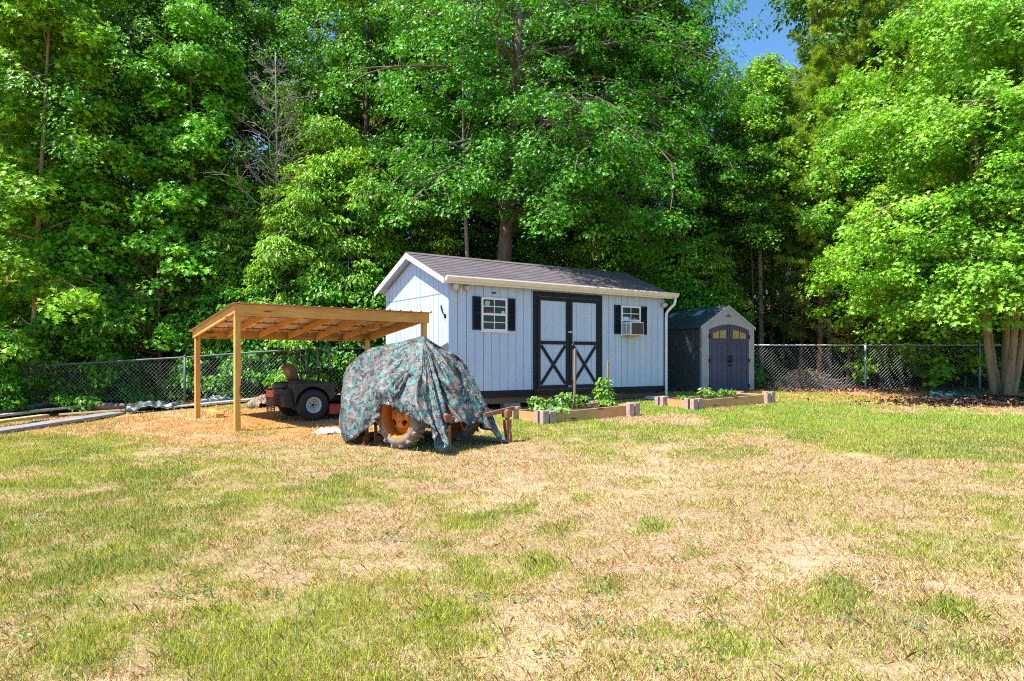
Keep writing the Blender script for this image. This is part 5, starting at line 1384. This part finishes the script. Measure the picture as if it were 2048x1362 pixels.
# --- grey house roof glimpsed through the leaves at the left
hx, hy = xat(218, 26.5), 26.5
ho = empty('neighbour_house', (hx, hy, .0), R(8), 'house with pale grey shingle roof glimpsed through the trees at the left', 'house')
mb = MB(); mb.box(-5, 5, 0, 7, -.3, 1.7); mb.build('wall', plain('house_siding', (.45, .44, .42), .7), ho)
mb = MB(); mb.prism([(-.5, 1.62), (3.5, 3.75), (7.5, 1.62), (7.5, 1.45), (3.5, 3.58), (-.5, 1.45)], 'x', -5.4, 5.4); mb.build('roof', shingles('house_shingles', (.34, .28, .30), (.46, .39, .41), .5, .2, 1.1), ho)
for x in (-3, 1.5):
    mb = MB(); mb.box(x, x+1.2, -.03, -.001, .5, 1.35); mb.build('window', M_glass, ho)

# ------------------------------------------------------------------ grass: blades nobody could count
rgg = np.random.default_rng(77)
def footprint(X, Y):
    """keep blades out of things standing on the lawn"""
    ok = np.ones(len(X), bool)
    def rect(o, ang, x0, x1, y0, y1):
        dx, dy = X-o[0], Y-o[1]; c, s = math.cos(ang), math.sin(ang)
        lx, ly = dx*c+dy*s, -dx*s+dy*c
        return (lx > x0) & (lx < x1) & (ly > y0) & (ly < y1)
    ok &= ~rect(SH, ANG, .05, L-.05, .1, D)
    ok &= ~rect((5.12, 18.5), RA, 0, W2, 0, D2)
    ok &= ~rect(B1, BA, 0, 2.14, 0, .915); ok &= ~rect(B2, A2, 0, 2.42, 0, .885)
    ok &= ((X-c_m.x)**2/1.75**2+(Y-c_m.y)**2/.62**2) > 1.0
    return ok
c_m = at(1985, 806)
def blades(name, n, y0, y1, kind, label):
    # positions in a wedge a little wider than the view, thinning out smoothly with distance
    yy = np.linspace(y0, y1, 400); cdf = np.cumsum((yy*.80+1.5)*(3.0/yy)**1.35); cdf /= cdf[-1]
    Y = np.interp(rgg.random(n), cdf, yy); X = (rgg.random(n)*2-1)*(Y*.80+1.5)
    gr, ba, orr, lit = masks(X, Y)
    mic = fbm(X, Y, .16, 33, 3); mic2 = fbm(X, Y, .5, 133, 3)
    if kind == 'green':
        p = gr*(.45+.75*sstep(.34, .56, mic)) + .34*sstep(.50, .68, mic)*(.4+.6*sstep(.42,.6,mic2)); p *= (1-.62*orr)*(1-.95*lit)
    else:
        p = (.75-.55*gr)*(.25+.75*sstep(.32, .58, mic))*(1-.62*ba*sstep(.3, .6, mic2))*(1-.45*orr)*(1-.93*lit)
    k = (rgg.random(n) < p) & footprint(X, Y)
    X, Y, gr, orr, mic = X[k], Y[k], gr[k], orr[k], mic[k]; n = len(X)
    Z = g(X, Y) - .004
    if kind == 'green': hgt = rgg.uniform(.018, .046, n)*(.65+.55*gr)
    else: hgt = rgg.uniform(.020, .060, n)
    tall = rgg.random(n) < (.05 if kind == 'green' else .035); hgt = np.where(tall, hgt*1.9, hgt)
    wd = np.maximum(.0030, .00062*Y)*rgg.uniform(.7, 1.3, n)*(1.25 if kind == 'green' else .9)
    az = rgg.random(n)*2*PI
    ln_ = rgg.uniform(.10, .75, n) if kind == 'green' else rgg.uniform(.3, 2.6, n)       # dry blades lie over
    hgt2 = hgt/np.sqrt(1+ln_**2)
    lx, ly = np.cos(az)*hgt2*ln_, np.sin(az)*hgt2*ln_
    b2 = az + PI/2 + rgg.normal(0, .6, n); bx, by = np.cos(b2)*wd*.5, np.sin(b2)*wd*.5
    P0 = np.stack([X-bx, Y-by, Z], 1); P1 = np.stack([X+bx, Y+by, Z], 1)
    mx, my, mz = X+lx*.42, Y+ly*.42, Z+hgt2*.62
    P2 = np.stack([mx+bx*.8, my+by*.8, mz], 1); P3 = np.stack([mx-bx*.8, my-by*.8, mz], 1)
    P4 = np.stack([X+lx, Y+ly, Z+hgt2], 1)
    Vv = np.stack([P0, P1, P2, P4, P3], 1)
    hue = fbm(X, Y, .7, 61, 3)[:, None]
    if kind == 'green':
        c = rcol(n, (.27, .37, .04), (.52, .60, .11), rgg)
        c = c*(1-sstep(.40, .62, hue)*.5) + np.array([.09, .21, .045])*sstep(.40, .62, hue)*.5
        far = sstep(10, 13, Y)[:, None]*sstep(.3, .7, gr[:, None]); c = c*(1-.65*far)+np.array([.25, .52, .025])*.65*far
        y_ = rgg.random(n) < .22; c[y_] = rcol(int(y_.sum()), (.46, .40, .14), (.60, .50, .22), rgg)
    else:
        c = rcol(n, (.53, .38, .17), (.85, .68, .385), rgg)
        d_ = rgg.random(n) < .25; c[d_] = rcol(int(d_.sum()), (.30, .16, .07), (.50, .28, .12), rgg)
        o_ = (rgg.random(n) < orr*.8); c[o_] = rcol(int(o_.sum()), (.54, .23, .05), (.78, .42, .14), rgg)
        g_ = rgg.random(n) < .18; c[g_] = rcol(int(g_.sum()), (.36, .38, .08), (.52, .52, .16), rgg)
    o = soup(name, Vv, 5, M_grass if kind == 'green' else M_straw, np.clip(c, 0, 1), None, [(0, 1, 2, 3, 4)])
    tag(o, label, 'grass', kind='stuff'); return n
M_grass = leafmat('grass_blade', (1, 1, 1), .30, .55, .3); M_straw = leafmat('dry_blade', (1, 1, 1), .10, .7, .2)
tot = 0
tot += blades('green_grass', 1080000, 2.5, 19.5, 'green', 'patchy yellow green grass growing through the dry lawn')
tot += blades('dry_grass', 1150000, 2.5, 18.9, 'dry', 'dry straw coloured grass covering most of the lawn')
print('blades', tot)
# taller tufts and broad-leaved weeds scattered in the lawn
def tuft_field(name, spots, per, h, spread, lean, cols, mat, label, wid=.0035):
    P = []; 
    cx = np.array([at(*s[:2]) for s in spots]); sc = np.array([s[2] for s in spots])
    Ci = np.repeat(np.arange(len(spots)), per); n = len(Ci)
    r = np.abs(rgg.normal(0, .6, n))*spread*sc[Ci]; az = rgg.random(n)*2*PI
    X = cx[Ci, 0]+r*np.cos(az); Y = cx[Ci, 1]+r*np.sin(az)*.9; Z = g(X, Y)-.003
    hg = h*sc[Ci]*rgg.uniform(.5, 1.1, n); a2 = rgg.random(n)*2*PI; l_ = rgg.uniform(.1, lean, n)
    lx, ly = np.cos(a2)*hg*l_, np.sin(a2)*hg*l_
    b2 = a2+PI/2; w_ = np.maximum(wid, .0006*Y); bx, by = np.cos(b2)*w_*.5, np.sin(b2)*w_*.5
    mx, my, mz = X+lx*.4, Y+ly*.4, Z+hg*.62
    Vv = np.stack([np.stack(q, 1) for q in ((X-bx, Y-by, Z), (X+bx, Y+by, Z), (mx+bx*.8, my+by*.8, mz), (X+lx, Y+ly, Z+hg*.92), (mx-bx*.8, my-by*.8, mz))], 1)
    o = soup(name, Vv, 5, mat, np.clip(rcol(n, *cols, rgg), 0, 1), None, [(0, 1, 2, 3, 4)])
    return tag(o, label, 'grass', kind='stuff')
tuft_field('tall_tufts', [(1310,1056,1.2),(1075,1128,1.3),(1040,1024,1.0),(1160,1000,.7),(1270,1068,.8),(400,1225,1.2),(440,1220,.9),(1430,845,.9),(1560,870,1.0),(1500,868,.8),(1450,885,.9),(1730,900,1.0),(1655,898,.7),(1610,888,.6),(1880,872,.9),
    (1900,1228,1.4),(1990,1000,.9),(1290,870,.7),(1230,880,.7),(905,1210,1.1),(880,1245,1.2),(955,1225,.8),(1850,1090,.9),(1880,1130,.9),(1800,1070,.8),(1950,1110,.8),(1980,1075,.8),(690,1120,.8),(300,925,.8),(320,950,.8),(200,905,1.0),(120,900,1.0),(90,912,.8),(1440,1140,.8),(1040,848,.7),(1100,850,.7),(1180,842,.6),(1000,872,.7),(870,895,.7),(985,895,.6),(880,900,.6),(700,882,.6),(1020,800,1.0),(1060,798,.8),(1200,788,.8),(1290,785,.8),(1310,790,.7),(960,802,.9)],
    110, .042, .20, 1.2, ((.30, .42, .07), (.52, .60, .16)), M_grass, 'taller green tufts scattered over the lawn')
spots = [(775,1080,1.0),(1040,1198,.6),(1205,1190,.8),(1180,1245,.7),(1260,1265,.6),(1400,1205,.6),(1420,1250,.6),(960,1195,.5),(380,1190,.9),(540,1190,.6),(390,1150,.5),(1330,1330,.7),(1700,1240,.5),(700,1065,.5),(1380,1080,.7),(1830,1250,.5),(30,1275,.8),(60,1050,.8),(80,1030,.8),(1720,1105,.5),(1680,1155,.6),(1760,1165,.6),(940,1075,.5),(880,1090,.4),(1360,1120,.4),(1090,1310,.6),(560,1060,.4),(900,980,.5),(1420,1310,.6),(1440,1290,.5),(1020,925,.6),(760,930,.5),(1840,765,0.01)]
cx = np.array([at(s[0], s[1]) for s in spots]); sc = np.array([s[2] for s in spots]); Ci = np.repeat(np.arange(len(spots)), 46); n = len(Ci)
r = np.sqrt(rgg.random(n))*.13*sc[Ci]; az = rgg.random(n)*2*PI
X = cx[Ci, 0]+r*np.cos(az); Y = cx[Ci, 1]+r*np.sin(az); P = np.stack([X, Y, g(X, Y)+rgg.uniform(.004, .05, n)*sc[Ci]], 1)
out = np.stack([np.cos(az), np.sin(az), np.zeros(n)], 1)
o = leaves_np(P, out*.5+np.array([0, 0, 1.])+rgg.normal(0, .3, (n, 3)), out+rgg.normal(0, .4, (n, 3)), rgg.uniform(.022, .045, n)*np.maximum(.6, sc[Ci]), .6, .15, rcol(n, (.10, .20, .045), (.26, .38, .10), rgg)*np.where((Ci % 3 == 0)[:, None], np.array([[1.0, .95, 1.9]]), 1.0), 'lawn_weeds', M_gleaf, None, 'kite', rgg)
tag(o, 'low broad-leaved weeds scattered in the lawn', 'weeds', kind='stuff')
# fallen leaves and twigs behind the fences
n = 26000
X = rgg.uniform(-16, 18, n); Y = rgg.uniform(16.2, 24, n); lit = np.maximum(masks(X, Y)[3], .25*sstep(7.5, 9, X)); k = rgg.random(n) < lit; X, Y = X[k], Y[k]; n = len(X)
P = np.stack([X, Y, g(X, Y)+rgg.uniform(.0, .035, n)], 1)
o = leaves_np(P, np.array([0, 0, 1.])+rgg.normal(0, .5, (n, 3)), rgg.normal(0, 1, (n, 3)), rgg.uniform(.05, .11, n), .6, .25, rcol(n, (.16, .07, .04), (.48, .28, .17), rgg), 'leaf_litter', M_straw, None, 'kite', rgg)
tag(o, 'brown fallen leaves on the ground behind the fences', 'leaf litter', kind='stuff')

# loose bark chips and fallen leaves blurring the edge of the mulch bed
n = 9000
az = rgg.random(n)*2*PI; rr_ = np.abs(rgg.normal(0, .62, n)); X = c_m.x+1.9*rr_*np.cos(az); Y = c_m.y+.78*rr_*np.sin(az)
P = np.stack([X, Y, g(X, Y)+.10*np.clip(1-rr_*.9, 0, 1)+rgg.uniform(.0, .03, n)], 1)
c = rcol(n, (.012, .010, .010), (.06, .042, .036), rgg); q = rgg.random(n) < .12; c[q] = rcol(int(q.sum()), (.22, .12, .07), (.48, .30, .20), rgg)
o = leaves_np(P, np.array([0, 0, 1.])+rgg.normal(0, .45, (n, 3)), rgg.normal(0, 1, (n, 3)), rgg.uniform(.05, .13, n), .5, .2, c, 'mulch_chips', M_straw, None, 'kite', rgg)
tag(o, 'dark bark chips and dry leaves scattered under the maple', 'mulch', kind='stuff')
